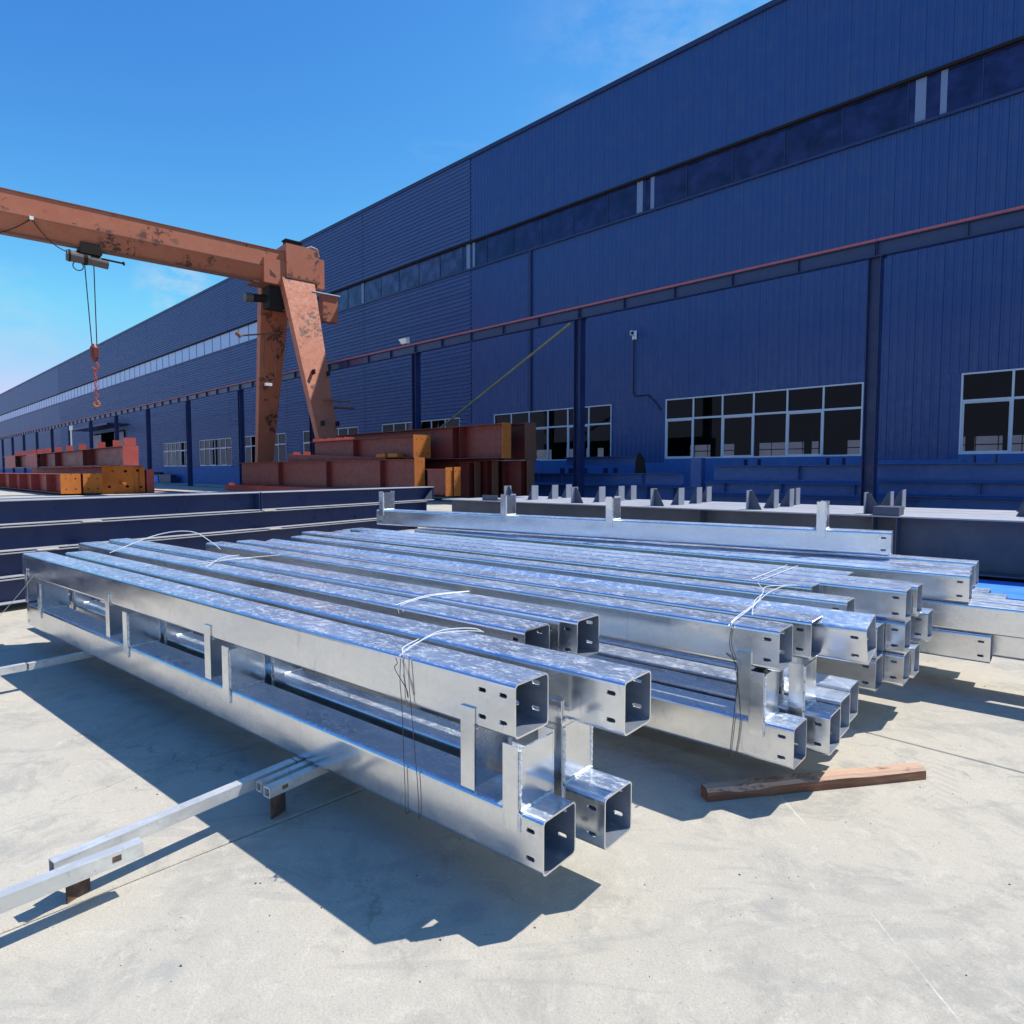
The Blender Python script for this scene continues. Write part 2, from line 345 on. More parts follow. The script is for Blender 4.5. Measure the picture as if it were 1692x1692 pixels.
def hpanel(name, x0, x1, z0, z1, mat='ribbed_wall_blue', pitch=.30):
    pts = []; n = max(1, round((z1-z0)/pitch)); pw = (z1-z0)/n
    for i in range(n):
        a = z0+i*pw; r = .075
        pts += [(a, 0), (a+pw*.30, 0), (a+pw*.42, r), (a+pw*.82, r), (a+pw*.94, 0)]
    pts.append((z1-.02, 0)); vs = [(x0+.03, p[1], p[0]) for p in pts]+[(x1-.03, p[1], p[0]) for p in pts]; n = len(pts)
    return part(name, MB().add(vs, [(i, i+1, i+n+1, i+n) for i in range(n-1)]), mat, fac)
PL = 2.12      # top of the masonry plinth
def free_spans(a, b, holes):
    out = []; cur = a
    for h0, h1 in holes:
        if h1 <= a or h0 >= b: continue
        if h0 > cur: out.append((cur, h0))
        cur = max(cur, h1)
    if cur < b: out.append((cur, b))
    return out
# backing wall sheets (dark, behind the ribs) with openings
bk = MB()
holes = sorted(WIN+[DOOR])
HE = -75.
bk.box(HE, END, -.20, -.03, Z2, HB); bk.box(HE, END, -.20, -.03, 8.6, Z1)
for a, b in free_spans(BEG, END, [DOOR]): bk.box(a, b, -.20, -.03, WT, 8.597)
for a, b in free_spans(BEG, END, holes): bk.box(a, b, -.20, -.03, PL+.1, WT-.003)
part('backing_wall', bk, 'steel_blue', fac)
pl = MB()
for a, b in free_spans(BEG, END, holes): pl.box(a, b, -.28, .10, 0, PL)
for a, b in WIN: pl.box(a+.001, b-.001, -.28, .10, 0, WS-.003)
part('plinth', pl, 'plinth_blue', fac)
# near section: vertically ribbed panels
x = BEG
NV = 49; pw = (VR-BEG)/NV
for i in range(NV):
    a = BEG+i*pw; b = a+pw
    vpanel('wall_panel', a, b, Z2+.12, HB)
    vpanel('wall_panel', a, b, WT+.02, Z1-.12)
    for p, q in free_spans(a, b, WIN):
        if q-p > .08: vpanel('wall_panel', p, q, PL+.01, WT+.015, pitch=min(.333, q-p))
# middle section: horizontally ribbed panels
bays = [VR+.0, 51.3, 66.1, 81.0, 96.4, 111.3, 126.4, 141.4, 156.2, HR]
for i in range(len(bays)-1):
    a, b = bays[i], bays[i+1]
    for k in range(4):
        hpanel('wall_panel', a, b, Z2+.12+k*(HB-Z2-.12)/4, Z2+.12+(k+1)*(HB-Z2-.12)/4)
    for k in range(5):
        z0 = 8.6+k*(Z1-.12-8.6)/5; hpanel('wall_panel', a, b, z0, z0+(Z1-.12-8.6)/5)
    for p, q in free_spans(a, b, [DOOR]): hpanel('wall_panel', p, q, WT+.02, 8.6)
    for p, q in free_spans(a, b, holes):
        if q-p > .2: hpanel('wall_panel', p, q, PL+.01, WT+.02)
# far section: plain panels
for i in range(10):
    a = HR+i*(END-HR)/10; b = a+(END-HR)/10-.05
    for z0, z1 in ((Z2+.12, HB), (PL+.01, Z1-.12)):
        part('wall_panel', MB().box(a, b, -.029, .02, z0, z1), 'far_wall_blue', fac)
# trims
tr = MB(); tr.box(BEG, END, -.10, .14, HB-.02, HB+.16); part('roof_trim', tr, 'steel_blue', fac)
tr = MB(); tr.box(BEG, END, -.02, .16, Z2+.02, Z2+.14); part('drip_edge', tr, 'machine_black', fac)
tr = MB(); tr.box(BEG, END, -.02, .14, Z1-.15, Z1-.02); part('sill_trim', tr, 'steel_blue', fac)
tr = MB(); tr.box(HE, END, -77, .05, HB+.17, HB+.30); part('roof', tr, 'dark_interior', fac)
for sx in (30.8,):
    part('downpipe', MB().box(sx, sx+.16, .04, .16, WT, Z1-.15), 'steel_blue', fac)
# clerestory: frames and panes
pm = MB().box(.03, 2.64, -.05, -.035, Z1+.0, Z2+.02).mesh('pane', 'clerestory_glass')
pm3 = MB().box(.03, 2.64, -.05, -.035, Z1+.0, Z2+.02).mesh('pane', 'hazy_glass')
pm2 = MB().box(.03, 2.64, -.05, -.035, Z1+.0, Z2+.02).mesh('pane', 'pale_sheeting')
mm_ = MB().box(-.022, .022, -.07, .0, Z1-.02, Z2+.02).mesh('mullion', 'steel_blue')
x = BEG+ (40.61-BEG) % 2.67 ; i = 0
while x < END-3:
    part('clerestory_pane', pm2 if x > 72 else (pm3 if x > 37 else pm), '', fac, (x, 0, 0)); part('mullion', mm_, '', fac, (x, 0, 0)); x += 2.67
g = M('pane_light_tone', (.17,.23,.37), .4)  # pale strips on the panes: light put in as colour, not separate sheets
sm1 = MB().box(-.2,.2,-.030,-.022,Z1+.0,Z2+.015).mesh('pane_light_strip', 'pane_light_tone'); sm2 = MB().box(-.12,.12,-.030,-.022,Z1+.0,Z2+.015).mesh('pane_light_strip', 'pane_light_tone')
for k_, px_ in enumerate((8.10, 7.25, 22.3, 21.45, 37.3, 36.7, 51.5, 66.3)): part('pane_light_strip', (sm1, sm2)[k_ % 2], '', fac, (px_, 0, 0))
# lower windows
fr = MB(); w_ = 10.4; t = .07
fr.box(0, w_, -.09, .02, 0, t); fr.box(0, w_, -.09, .02, WT-WS-t, WT-WS)
for e in (0, w_-t): fr.box(e, e+t, -.092, .022, t, WT-WS-t)
frame_m = fr.mesh('window_frame', 'window_white')
tz = 4.54-WS
tr_m = MB().box(t, w_-t, -.085, .015, tz-.05, tz+.05).mesh('transom', 'window_white')
pc = (w_-t)/6
mu_m = MB().box(-.04, .04, -.08, .025, t, WT-WS-t).mesh('mullion', 'window_white')
pu = MB().box(.045, pc-.045, -.045, -.035, tz+.055, WT-WS-t-.003).mesh('pane', 'window_glass')
plw = MB().box(.045, pc-.045, -.045, -.035, t+.003, tz-.055).mesh('pane', 'window_glass')
sash = MB(); 
for a, b in ((.04,.10),(pc-.10,pc-.04)): sash.box(a, b, -.06, -.01, t+.003, tz-.053)
sash.box(.10, pc-.10, -.058, -.012, t+.003, t+.06); sash.box(.10, pc-.10, -.058, -.012, tz-.11, tz-.053)
sash_m = sash.mesh('sash', 'window_white')
for a, b in WIN:
    wo_ = part('window', frame_m, '', fac, (a, 0, WS))
    part('transom', tr_m, '', wo_)
    for i in range(6):
        if i: part('mullion', mu_m, '', wo_, (t/2+i*pc, 0, 0))
        part('pane', pu, '', wo_, (t/2+i*pc, 0, 0)); part('pane', plw, '', wo_, (t/2+i*pc, 0, 0))
        if i % 2 == 1: part('sash', sash_m, '', wo_, (t/2+i*pc, 0, 0))
# loading door with canopy
part('canopy', MB().box(DOOR[0]-2, DOOR[1]+3, .05, 3.2, 9.2, 9.5), 'steel_blue', fac)
for a, b in ((DOOR[0], DOOR[0]+5.5), (DOOR[1]-6, DOOR[1])):
    d_ = part('door_leaf', MB().box(a, b, .18, .30, .05, 8.3), 'navy_primer', fac)
# interior: dim hall with windows in its far wall
inn = MB(); FD = -76
fw = [( -60+14.17*i, -50+14.17*i) for i in range(0, 26)]
inn.box(-75, END, FD-.2, FD, 6.4, HB); inn.box(-75, END, FD-.2, FD, 0, 3.6)
for a, b in free_spans(-75, END, fw): inn.box(a, b, FD-.2, FD, 3.603, 6.397)
part('rear_wall', inn, 'dark_interior', fac)
part('end_wall', MB().box(END, END+.3, FD, .05, 0, HB), 'far_wall_blue', fac)
part('end_wall', MB().box(HE-.3, HE, FD-.2, .05, 0, HB), 'far_wall_blue', fac)
part('side_wall', MB().box(HE, BEG-.002, -.19, .0, 0, HB), 'wall_blue', fac)
gr = MB()
for a, b in fw[:10]:
    for k in range(5): gr.box(a+k*2.55, a+k*2.55+.12, FD-.1, FD+.02, 3.6, 6.4)
    gr.box(a, b, FD-.1, FD+.03, 5.2, 5.35)
part('rear_window_frame', gr, 'window_white', fac)
ic = MB()
for k in range(12):
    for yy in (-18, -38, -57): ic.box(-30+k*14.17-.3, -30+k*14.17+.3, yy-.3, yy+.3, 0, HB-1)
part('hall_column', ic, 'dark_interior', fac)
part('crane_girder', MB().box(2, 60, -30.5, -29.5, 11, 12.2), 'dark_interior', fac)

# security cameras, their cable
def sec_cam(s, z, label):
    t_ = thing('security_camera', label, 'camera', bpt(s, DW-.04, z), RB)
    part('bracket', MB().box(-.04,.04, 0,.45, -.05,.02).box(-.15,.15,-.0,.05,-.25,.25), 'white_part', t_)
    part('camera_body', MB().tube([(-.05,.40,.12),(-.35,.75,-.02)], .12, 10), 'white_part', t_)
    part('lens', MB().tube([(-.355,.756,-.022),(-.39,.80,-.04)], .09, 10), 'machine_black', t_)
    return t_
sec_cam(22.5, 9.6, 'white security camera on a wall bracket above the right-hand large window')
sec_cam(77.7, 7.6, 'tiny white security camera on the ribbed wall left of the crane leg')
cb = thing('camera_cable', 'thin dark conduit running down the wall from the security camera', 'cable', bpt(22.5, DW-.06, 6.0), RB)
part('conduit', MB().tube([(0,.05,3.4),(0,.05,.2),(-.15,.05,.02),(-1.0,.05,.05),(-1.6,.05,-.5),(-1.9,.05,-.9)], .03, 6), 'machine_black', cb)

# ---------------------------------------------------------------- runway posts and beams
DP = 26.4; PITCH = 13.65
def h_post(hgt):
    t_ = thing('runway_post', '', 'post', (0,0,0), RB, 'blue posts carrying the crane runway')
    part('flange', MB().box(-.21,-.185,-.21,.21,.03,hgt), 'steel_blue', t_); part('flange', MB().box(.185,.21,-.21,.21,.03,hgt), 'steel_blue', t_)
    part('web', MB().box(-.184,.184,-.012,.012,.03,hgt), 'steel_blue', t_); part('base_plate', MB().box(-.35,.35,-.35,.35,0,.029), 'steel_blue', t_)
    part('cap_plate', MB().box(-.3,.3,-.22,.22,hgt+.001,hgt+.03), 'steel_blue', t_)
    return t_
pp = h_post(9.26); posts = []
ords = ['nearest post, right of the large window','post in front of the second window, where the diagonal brace starts','third post from the right, above the dark red beams','post hidden behind the crane legs','post just left of the crane leg','post between two small windows','post beside the red beam stack','post in front of the loading door']
for i in range(19):
    o = pp if i == 0 else copy_tree(pp)
    o.location = bpt(7.7+i*PITCH, DP)
    if i < len(ords): o['label'] = 'tall blue steel runway '+ords[i]
    else: o['label'] = 'small far blue runway post beyond the loading door, '+('first','second','third','fourth','fifth','sixth','seventh','eighth','ninth','tenth','last')[i-len(ords)]+' one counting leftward'
def runway():
    t_ = thing('runway_beam', '', 'beam', (0,0,0), RB, 'crane runway beams along the post line')
    Lb = PITCH-.02
    part('top_flange', MB().box(0,Lb,-.15,.15,.50,.52), 'navy_primer', t_); part('bottom_flange', MB().box(0,Lb,-.15,.15,0,.02), 'navy_primer', t_)
    part('web', MB().box(0,Lb,-.008,.008,.021,.499), 'navy_primer', t_)
    sm = MB().box(-.008,.008,.009,.14,.022,.498).mesh('stiffener', 'navy_primer')
    for k in range(6): part('stiffener', sm, '', t_, (.02+k*(Lb-.04)/5, 0, 0))
    part('rail', MB().prism([(-.06,.521),(.06,.521),(.03,.55),(.045,.64),(-.045,.64),(-.03,.55)], 'x', 0, Lb), 'rail_red', t_)
    cm = MB().box(-.05,.05,.05,.13,.521,.56).mesh('rail_clamp', 'rail_red')
    for k in range(5): part('rail_clamp', cm, '', t_, (1.3+k*2.7, 0, 0))
    return t_
rb_ = runway()
for i in range(-1, 18):
    o = rb_ if i == -1 else copy_tree(rb_)
    o.location = bpt(7.7+i*PITCH, DP, 9.30)
    o['label'] = ('runway beam with a red rail running out of the frame at right','runway beam with red rail between the nearest two posts','runway beam with red rail above the second window and diagonal brace','runway beam with red rail just right of the crane legs','runway beam passing behind the crane legs','runway beam with red rail just left of the crane')[i+1] if i < 5 else 'thin far runway beam left of the crane, towards the loading door and beyond'
br = thing('diagonal_brace', 'thin olive diagonal brace pipe from the post top down to the left', 'brace', bpt(21.4, DP-.3, 3), RB)
part('pipe', MB().tube([(.3,0,6.1),(13.5,0,.05)], .07, 8), 'olive_pipe', br)
fl = thing('floodlight', 'small white floodlight on the runway rail above the third post', 'lamp', bpt(36.1, DP, 9.9), RB)
part('lamp_head', MB().loft([(-.3,-.1,.15),(.3,-.1,.15),(.3,.15,.15),(-.3,.15,.15)],[(-.4,.0,.55),(.4,.0,.55),(.4,.3,.45),(-.4,.3,.45)]), 'white_part', fl)
part('bracket', MB().box(-.03,.03,-.02,.04,0,.149), 'machine_black', fl)
up = thing('utility_pole', 'thin pale pole standing in front of the loading door', 'pole', bpt(113.0, 23.0), RB)
part('pole', MB().tube([(0,0,0),(0,0,8.2)], .10, 8), 'dull_galvanised', up)
part('cross_arm', MB().box(-.9,.9,-.05,.05,7.6,7.7).box(-.8,-.7,-.05,.05,7.7,8.3).box(.7,.8,-.05,.05,7.7,8.3), 'dull_galvanised', up)

# ---------------------------------------------------------------- generic I beam
def ibeam(t_, x0, x1, y, z0, z1, bw, mat, tf=.02, tw=.012, stiff=(), top_mat=None, y0=None):
    """beam along local x, its near flange tips at y, width bw away from the yard side (-y)"""
    part('top_flange', MB().box(x0,x1,y-bw,y,z1-tf,z1), top_mat or mat, t_)
    part('bottom_flange', MB().box(x0,x1,y-bw,y,z0,z0+tf), mat, t_)
    part('web', MB().box(x0,x1,y-bw/2-tw/2,y-bw/2+tw/2,z0+tf+.001,z1-tf-.001), mat, t_)
    for s_ in stiff: part('stiffener', MB().box(s_-.006,s_+.006,y-bw/2+tw/2+.001,y-.01,z0+tf+.002,z1-tf-.002), mat, t_)
def plate_holes(nx, nz, x0, x1, z0, z1):
    return [(x0+(x1-x0)*i/(nx-1) if nx > 1 else (x0+x1)/2, z0+(z1-z0)*k/(nz-1) if nz > 1 else (z0+z1)/2) for i in range(nx) for k in range(nz)]
def holed_plate(W_, H_, th, holes, r, slot=0.):
    """plate in local x-z, 0..W,0..H, thickness along +y, with round or slotted holes"""
    bm = bmesh.new(); loops = [[(0,0),(W_,0),(W_,H_),(0,H_)]]
    for (cx, cz) in holes:
        lp = []
        for k in range(10):
            a = 2*math.pi*k/10+math.pi/10; dx = slot if math.cos(a) > 0 else -slot
            lp.append((cx+dx+r*math.cos(a), cz+r*math.sin(a)))
        loops.append(lp)
    for y in (0, th):
        es = []
        for lp in loops:
            vs = [bm.verts.new((p[0], y, p[1])) for p in lp]
            es += [bm.edges.new((vs[i], vs[(i+1) % len(vs)])) for i in range(len(vs))]
        bmesh.ops.triangle_fill(bm, edges=es, use_beauty=True)
    mb = MB(); bm.verts.index_update(); bm.verts.ensure_lookup_table()
    vs = [tuple(v.co) for v in bm.verts]; fs = [tuple(v.index for v in f.verts) for f in bm.faces]
    n = len(vs)//2; o = 0
    for lp in loops:
        k = len(lp); fs += [(o+i, o+(i+1) % k, n+o+(i+1) % k, n+o+i) for i in range(k)]; o += k
    bm.free(); return mb.add(vs, fs)
def end_plate(t_, x, y0, w_, z0, h_, mat, holes=(), r=.02, name='end_plate'):
    """plate across the beam end, facing -x (towards the right of the picture)"""
    mb = holed_plate(w_, h_, .025, [(a, b) for a, b in holes], r)
    mb.v = [(x-v[1]-.001, y0-v[0], z0+v[2]) for v in mb.v]
    return part(name, mb, mat, t_)
def cleat_v(t_, x, y, z, w_=.55, h_=.32, mat='red_primer'):
    """purlin cleat: plate across the beam and a triangular gusset behind it"""
    p = part('cleat', MB().box(x-.008, x+.008, y-w_, y, z+.001, z+h_), mat, t_)
    part('gusset', MB().prism([(x+.009, z+.001), (x+.009+h_*.5, z+.001), (x+.009, z+h_)], 'y', y-w_/2-.006, y-w_/2+.006), mat, p)

# ---- left red stack (parallel with the factory)
def fb(name, label, s, D, group=None, cat='beam'): return thing(name, label, cat, bpt(s, D), RB, group)
GR = 'red primed beams stacked in the left of the yard'
t_ = fb('painted_beam', 'dark red box-like beam with an orange rusty end plate, front of the left stack', 51.6, 9.8, GR)
ibeam(t_, .03, 34, 0, .14, 1.44, 1.1, 'red_primer', .03, stiff=(4.5, 10, 15, 20, 26)); end_plate(t_, .03, 0, 1.15, .12, 1.34, 'rust_orange', plate_holes(2,2,.3,.85,.3,1.0), .05)
t_ = fb('painted_beam', 'second dark red beam in the left stack, orange end plate half in shade', 51.7, 11.1, GR)
ibeam(t_, .03, 34, 0, .14, 1.44, 1.1, 'red_primer', .03); end_plate(t_, .03, 0, 1.15, .12, 1.34, 'rust_orange', plate_holes(2,2,.3,.85,.3,1.0), .05)
for k in range(2):
    D_ = (12.5, 14.5)[k]; wd = (1.98, .76)[k]; hh = 1.98
    t_ = fb('painted_beam', ('widest orange rust end plate with a pipe stub, left stack', 'narrow orange plated beam end joining the right side of the widest orange plate')[k], 52.9, D_, GR)
    ibeam(t_, .03, 28, 0, .10, hh-.02, wd*.97, 'red_primer', .03)
    end_plate(t_, .03+.12*k, 0, wd, .02, hh, 'rust_orange', [(wd*q, z_) for q, z_ in ((.35,1.6),(.75,1.6),(.22,.5),(.8,.5))] if k == 0 else [(.3,1.65),(.5,.45)], .10)
    if k == 0: part('pipe_stub', MB().tube([(-.02,-1.15,.75),(-1.0,-1.15,.75)], .10, 10), 'rust_orange', t_)
t_ = fb('painted_beam', 'reddish beam end low at the right edge of the left stack', 52.9, 15.35, GR)
ibeam(t_, .03, 20, 0, .05, 1.72, .5, 'red_primer', .03); end_plate(t_, .03, 0, .5, .03, 1.74, 'red_primer')
t_ = fb('painted_beam', 'long red primed upper beam with a row of cleats on top and a pink end plate', 47.6, 12.5, GR)
ibeam(t_, .03, 47, 0, 2.02, 3.25, .85, 'dark_red_primer', .03, stiff=(9, 10.5, 20, 26))
end_plate(t_, .03, .02, .9, 2.0, 1.28, 'red_primer'); part('end_block', MB().box(.0,.35,-.75,-.1,3.281,3.78), 'red_primer', t_)
for u in (2.9, 6.8, 12.2, 16.4, 20.6, 24.8, 28.3, 31.6, 35.8, 40.): cleat_v(t_, u, -.15, 3.25, .5, .46)
part('side_plate', MB().box(38.7, 45, .02, .05, 2.0, 3.3), 'red_primer', t_); part('side_plate', MB().box(27.3, 32.6, .02, .05, 2.0, 3.3), 'red_primer', t_)
t_ = fb('painted_beam', 'low red beam with small cleats lying between the upper and lower beams of the left stack', 56, 13.6, GR)
ibeam(t_, 0, 30, 0, 1.44, 1.9, .4, 'red_primer', .02)
for u in range(8): cleat_v(t_, 1+u*2.6, -.02, 1.9, .36, .16)
t_ = fb('flat_bar', 'pink red primed flat bar lying on the ground in front of the far post', 57, 17.5, None, 'bar')
part('bar', MB().box(-6, 9, -.15, .15, .02, .10), 'rail_red', t_)

# ---- middle red stack
GM = 'dark red beams stacked in the shade of the hall'
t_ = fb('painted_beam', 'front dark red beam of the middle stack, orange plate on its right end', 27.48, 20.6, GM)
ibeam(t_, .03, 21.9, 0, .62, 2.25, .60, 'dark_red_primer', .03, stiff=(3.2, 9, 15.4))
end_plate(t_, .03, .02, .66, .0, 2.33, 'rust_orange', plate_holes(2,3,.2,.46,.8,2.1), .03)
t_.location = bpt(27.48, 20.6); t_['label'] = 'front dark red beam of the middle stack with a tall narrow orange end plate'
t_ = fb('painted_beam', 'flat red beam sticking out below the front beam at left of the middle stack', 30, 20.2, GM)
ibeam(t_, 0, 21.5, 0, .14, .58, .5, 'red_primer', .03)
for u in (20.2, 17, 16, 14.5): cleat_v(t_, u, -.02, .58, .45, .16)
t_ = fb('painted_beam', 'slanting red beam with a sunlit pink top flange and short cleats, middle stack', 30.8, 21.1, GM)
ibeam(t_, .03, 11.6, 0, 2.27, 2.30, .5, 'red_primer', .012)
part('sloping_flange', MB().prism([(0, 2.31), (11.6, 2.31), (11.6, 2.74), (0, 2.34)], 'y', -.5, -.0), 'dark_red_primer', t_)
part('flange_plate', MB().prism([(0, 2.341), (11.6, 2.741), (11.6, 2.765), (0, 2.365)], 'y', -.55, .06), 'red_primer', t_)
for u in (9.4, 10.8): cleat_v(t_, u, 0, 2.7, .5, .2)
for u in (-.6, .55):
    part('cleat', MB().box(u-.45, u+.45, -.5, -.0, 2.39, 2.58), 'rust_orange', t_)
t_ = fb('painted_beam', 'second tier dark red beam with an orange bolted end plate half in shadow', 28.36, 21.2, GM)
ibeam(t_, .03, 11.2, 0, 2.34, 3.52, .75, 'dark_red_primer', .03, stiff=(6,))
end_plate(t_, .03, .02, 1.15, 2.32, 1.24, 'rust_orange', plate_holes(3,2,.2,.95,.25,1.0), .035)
for u in (7.0, 8, 9, 10, 10.8): cleat_v(t_, u, -.02, 3.52, .7, .17)
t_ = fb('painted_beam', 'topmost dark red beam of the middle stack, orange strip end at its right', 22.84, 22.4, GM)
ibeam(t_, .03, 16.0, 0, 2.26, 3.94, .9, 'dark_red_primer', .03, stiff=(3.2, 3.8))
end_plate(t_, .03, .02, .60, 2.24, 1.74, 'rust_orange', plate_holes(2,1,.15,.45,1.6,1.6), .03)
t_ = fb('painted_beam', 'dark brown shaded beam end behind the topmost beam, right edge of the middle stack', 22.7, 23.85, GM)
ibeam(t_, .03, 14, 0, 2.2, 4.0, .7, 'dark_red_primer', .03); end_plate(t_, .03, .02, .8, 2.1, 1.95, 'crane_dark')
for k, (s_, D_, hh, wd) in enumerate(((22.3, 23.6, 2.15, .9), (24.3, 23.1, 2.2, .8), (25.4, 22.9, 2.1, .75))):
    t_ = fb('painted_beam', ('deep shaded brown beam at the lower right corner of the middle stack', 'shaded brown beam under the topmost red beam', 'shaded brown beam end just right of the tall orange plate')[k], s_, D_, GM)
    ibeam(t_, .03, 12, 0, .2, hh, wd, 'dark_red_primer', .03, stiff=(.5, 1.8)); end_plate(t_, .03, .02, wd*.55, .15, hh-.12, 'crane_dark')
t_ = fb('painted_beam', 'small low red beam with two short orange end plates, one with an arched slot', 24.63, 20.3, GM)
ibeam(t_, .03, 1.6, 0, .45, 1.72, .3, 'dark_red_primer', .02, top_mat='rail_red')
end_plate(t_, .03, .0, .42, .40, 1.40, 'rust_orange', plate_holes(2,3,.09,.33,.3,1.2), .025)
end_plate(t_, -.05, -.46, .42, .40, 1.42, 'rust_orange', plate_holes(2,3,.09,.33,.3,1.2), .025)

# ---- dark blue beams lying along the factory wall
GWB = 'dark blue beams stored under the factory windows'
def wallbeam(label, s0_, s1_, D_, z0, z1, bw=.45, stiff=(), cle=()):
    t_ = fb('stored_beam', label, s0_, D_, GWB); ibeam(t_, 0, s1_-s0_, 0, z0, z1, bw, 'stack_blue', .025, stiff=stiff)
    for c_ in cle:
        part('lug', MB().box(c_-.02, c_+.02, -bw+.02, -.05, z1+.001, z1+.28), 'steel_blue', t_); part('lug', MB().box(c_+.6, c_+.64, -bw+.02, -.05, z1+.001, z1+.28), 'steel_blue', t_)
    return t_
wallbeam('top blue beam of the wall pile below the large window', 8.2, 14.8, 28.0, 1.22, 1.86, stiff=(2.7,), cle=(1.0, 4.5))
wallbeam('middle blue beam of the wall pile below the large window', 8.2, 15.2, 28.0, .62, 1.10, stiff=(.5, 3.4, 6))
wallbeam('lowest blue beam of the wall pile below the large window', 6.5, 15.6, 27.9, .08, .55, .6)
wallbeam('top blue beam of the right-hand wall pile, right of the nearest post', -4, 8.0, 28.0, 1.30, 1.90, stiff=(3,), cle=(3.5, 8.2))
wallbeam('middle blue beam of the right-hand wall pile, right of the nearest post', -4, 7.9, 28.1, .75, 1.22, stiff=(3, 8.6))
wallbeam('lowest blue beam of the right-hand wall pile, right of the nearest post', -4, 7.4, 27.9, .08, .68, .6, stiff=(2.2, 6.5))
wallbeam('small blue beam lying highest in front of the second window', 19.3, 24.2, 28.6, 1.95, 2.40)
wallbeam('blue beam on lugs under the second window, ending at a dark end plate', 16.4, 26.8, 28.0, .95, 1.50, stiff=(2.2, 7.5, 9.3), cle=(4, 6, 7))
wallbeam('low dark blue beam under the second window', 15.9, 27, 28.1, .1, .85, .6, stiff=(1, 2.5, 5))
t_ = fb('stored_plate', 'dark upright end plate leaning at the right end of the pile under the second window', 18.4, 28.2, None, 'plate')
part('plate', MB().prism([(.15,1.51),(.75,1.51),(.72,2.1),(.55,2.55),(.30,2.3)], 'y', -.12, 0), 'machine_black', t_)
t_ = fb('stored_plate', 'short upright blue box section beside the large window pile', 15.5, 28.3, None, 'plate')
part('plate', MB().box(0,.55,-.4,0,.1,2.25), 'stack_blue', t_)
t_ = fb('work_bench', 'blue work bench with odds and ends on it under the far small window', 97.5, 31.8, None, 'bench')
part('bench_top', MB().box(0,9,-.4,.5,1.05,1.15), 'navy_primer', t_); part('cabinet', MB().box(5.5,8.8,-.35,.45,.02,1.04), 'tarp_blue', t_)
part('cabinet', MB().box(.2,5.0,-.35,.45,.02,1.04), 'steel_blue', t_)
for k in range(3): part('tool_box', MB().box(5+k*1.1, 5.7+k*1.1, -.2, .3, 1.151, 1.5), 'machine_black', t_)

# ---------------------------------------------------------------- gantry crane
G_ = Vector((.75, .661, 0)).normalized(); RG = math.atan2(G_.y, G_.x)
cr_ = thing('gantry_crane', 'rust-flaked orange gantry crane with an A-shaped leg pair and long box girder', 'crane', (-16.546, 51.763, 0), RG)
# local x = along girder (away from camera, to the right), local y = -(towards the right of picture) ; h = -y
def hy(h): return -h
gd = MB(); A0, A1 = -34., -1.3
top = [(-.6,18.05),(.6,18.05),(.6,16.75),(.14,15.75),(.14,15.70),(-.14,15.70),(-.14,15.75),(-.6,16.75)]
gd.prism(top, 'x', A0, A1); part('girder', gd, 'crane_orange', cr_)
part('girder_seam', MB().box(A0, A1, -.63, -.601, 16.72, 16.78), 'crane_dark', cr_)
part('girder_cap', MB().box(A0, A1, -.66, .66, 18.051, 18.10), 'crane_dark', cr_)
part('track_flange', MB().box(A0, A1-1.5, -.26, .26, 15.64, 15.699), 'crane_dark', cr_)
part('end_box', MB().box(-1.28, 1.3, -.95, .95, 16.25, 18.65), 'crane_orange', cr_)
part('end_box_rim', MB().box(-1.33, 1.36, -1.0, 1.0, 16.12, 16.249), 'crane_dark', cr_)
bo = MB()
for k in range(4): bo.prism([(-1.0+k*.6, 16.3), (-.8+k*.6, 16.3), (-.9+k*.6, 16.5)], 'y', -.98, -.951)
part('rib_plate', bo, 'crane_dark', cr_)
part('side_box', MB().box(-2.9, -1.281, -.75, .75, 15.55, 17.35), 'crane_orange', cr_)
part('back_box', MB().box(1.301, 1.9, -.6, .75, 15.9, 18.1), 'crane_orange', cr_)
part('motor_box', MB().box(-.8, .4, .1, .8, 18.651, 19.25).box(-.9,.5,.05,.85,19.251,19.33), 'machine_black', cr_)
part('roof_cable', MB().tube([(.3,-.3,18.7),(.9,-.5,18.95),(1.3,-.7,18.8),(1.38,-.8,18.2)], .035, 6), 'tie_wire', cr_)
part('tool_tray', MB().box(.6, 2.9, -1.25, -.3, 15.35, 15.42), 'window_white', cr_)
part('cabinet', MB().box(1.5, 2.75, -1.1, -.4, 13.3, 15.349), 'crane_orange', cr_)
# legs
def leg(h0, h1, g0, w0, g1, w1, z0, z1, th, name):
    t0 = [(g0-w0/2, hy(h0-th/2), z0), (g0+w0/2, hy(h0-th/2), z0), (g0+w0/2, hy(h0+th/2), z0), (g0-w0/2, hy(h0+th/2), z0)]
    t1 = [(g1-w1/2, hy(h1-th*.4), z1), (g1+w1/2, hy(h1-th*.4), z1), (g1+w1/2, hy(h1+th*.4), z1), (g1-w1/2, hy(h1+th*.4), z1)]
    return part(name, MB().loft(t0, t1), 'crane_orange', cr_)
lr = leg(.55, 5.9, -.35, 2.55, -.1, 1.25, 16.12, .85, .75, 'leg')
ll = leg(-1.5, -6.4, -1.25, 2.3, -.65, 1.2, 15.9, .85, .75, 'leg')
for nm_, hh, gg in (('end_carriage', 5.9, -.1), ('end_carriage', -6.4, -.65)):
    cx = gg; part(nm_, MB().box(cx-.5, cx+.5, hy(hh-1.6), hy(hh+1.6), .35, .849), 'crane_orange', cr_)
    for q in (-1.1, 1.1):
        part('wheel', MB().tube([(cx-.16, hy(hh+q), .26), (cx+.16, hy(hh+q), .26)], .25, 16), 'machine_black', cr_)
part('sill_beam', MB().box(-.7, -.2, hy(4.29), hy(-4.79), .4, .8), 'crane_orange', cr_)
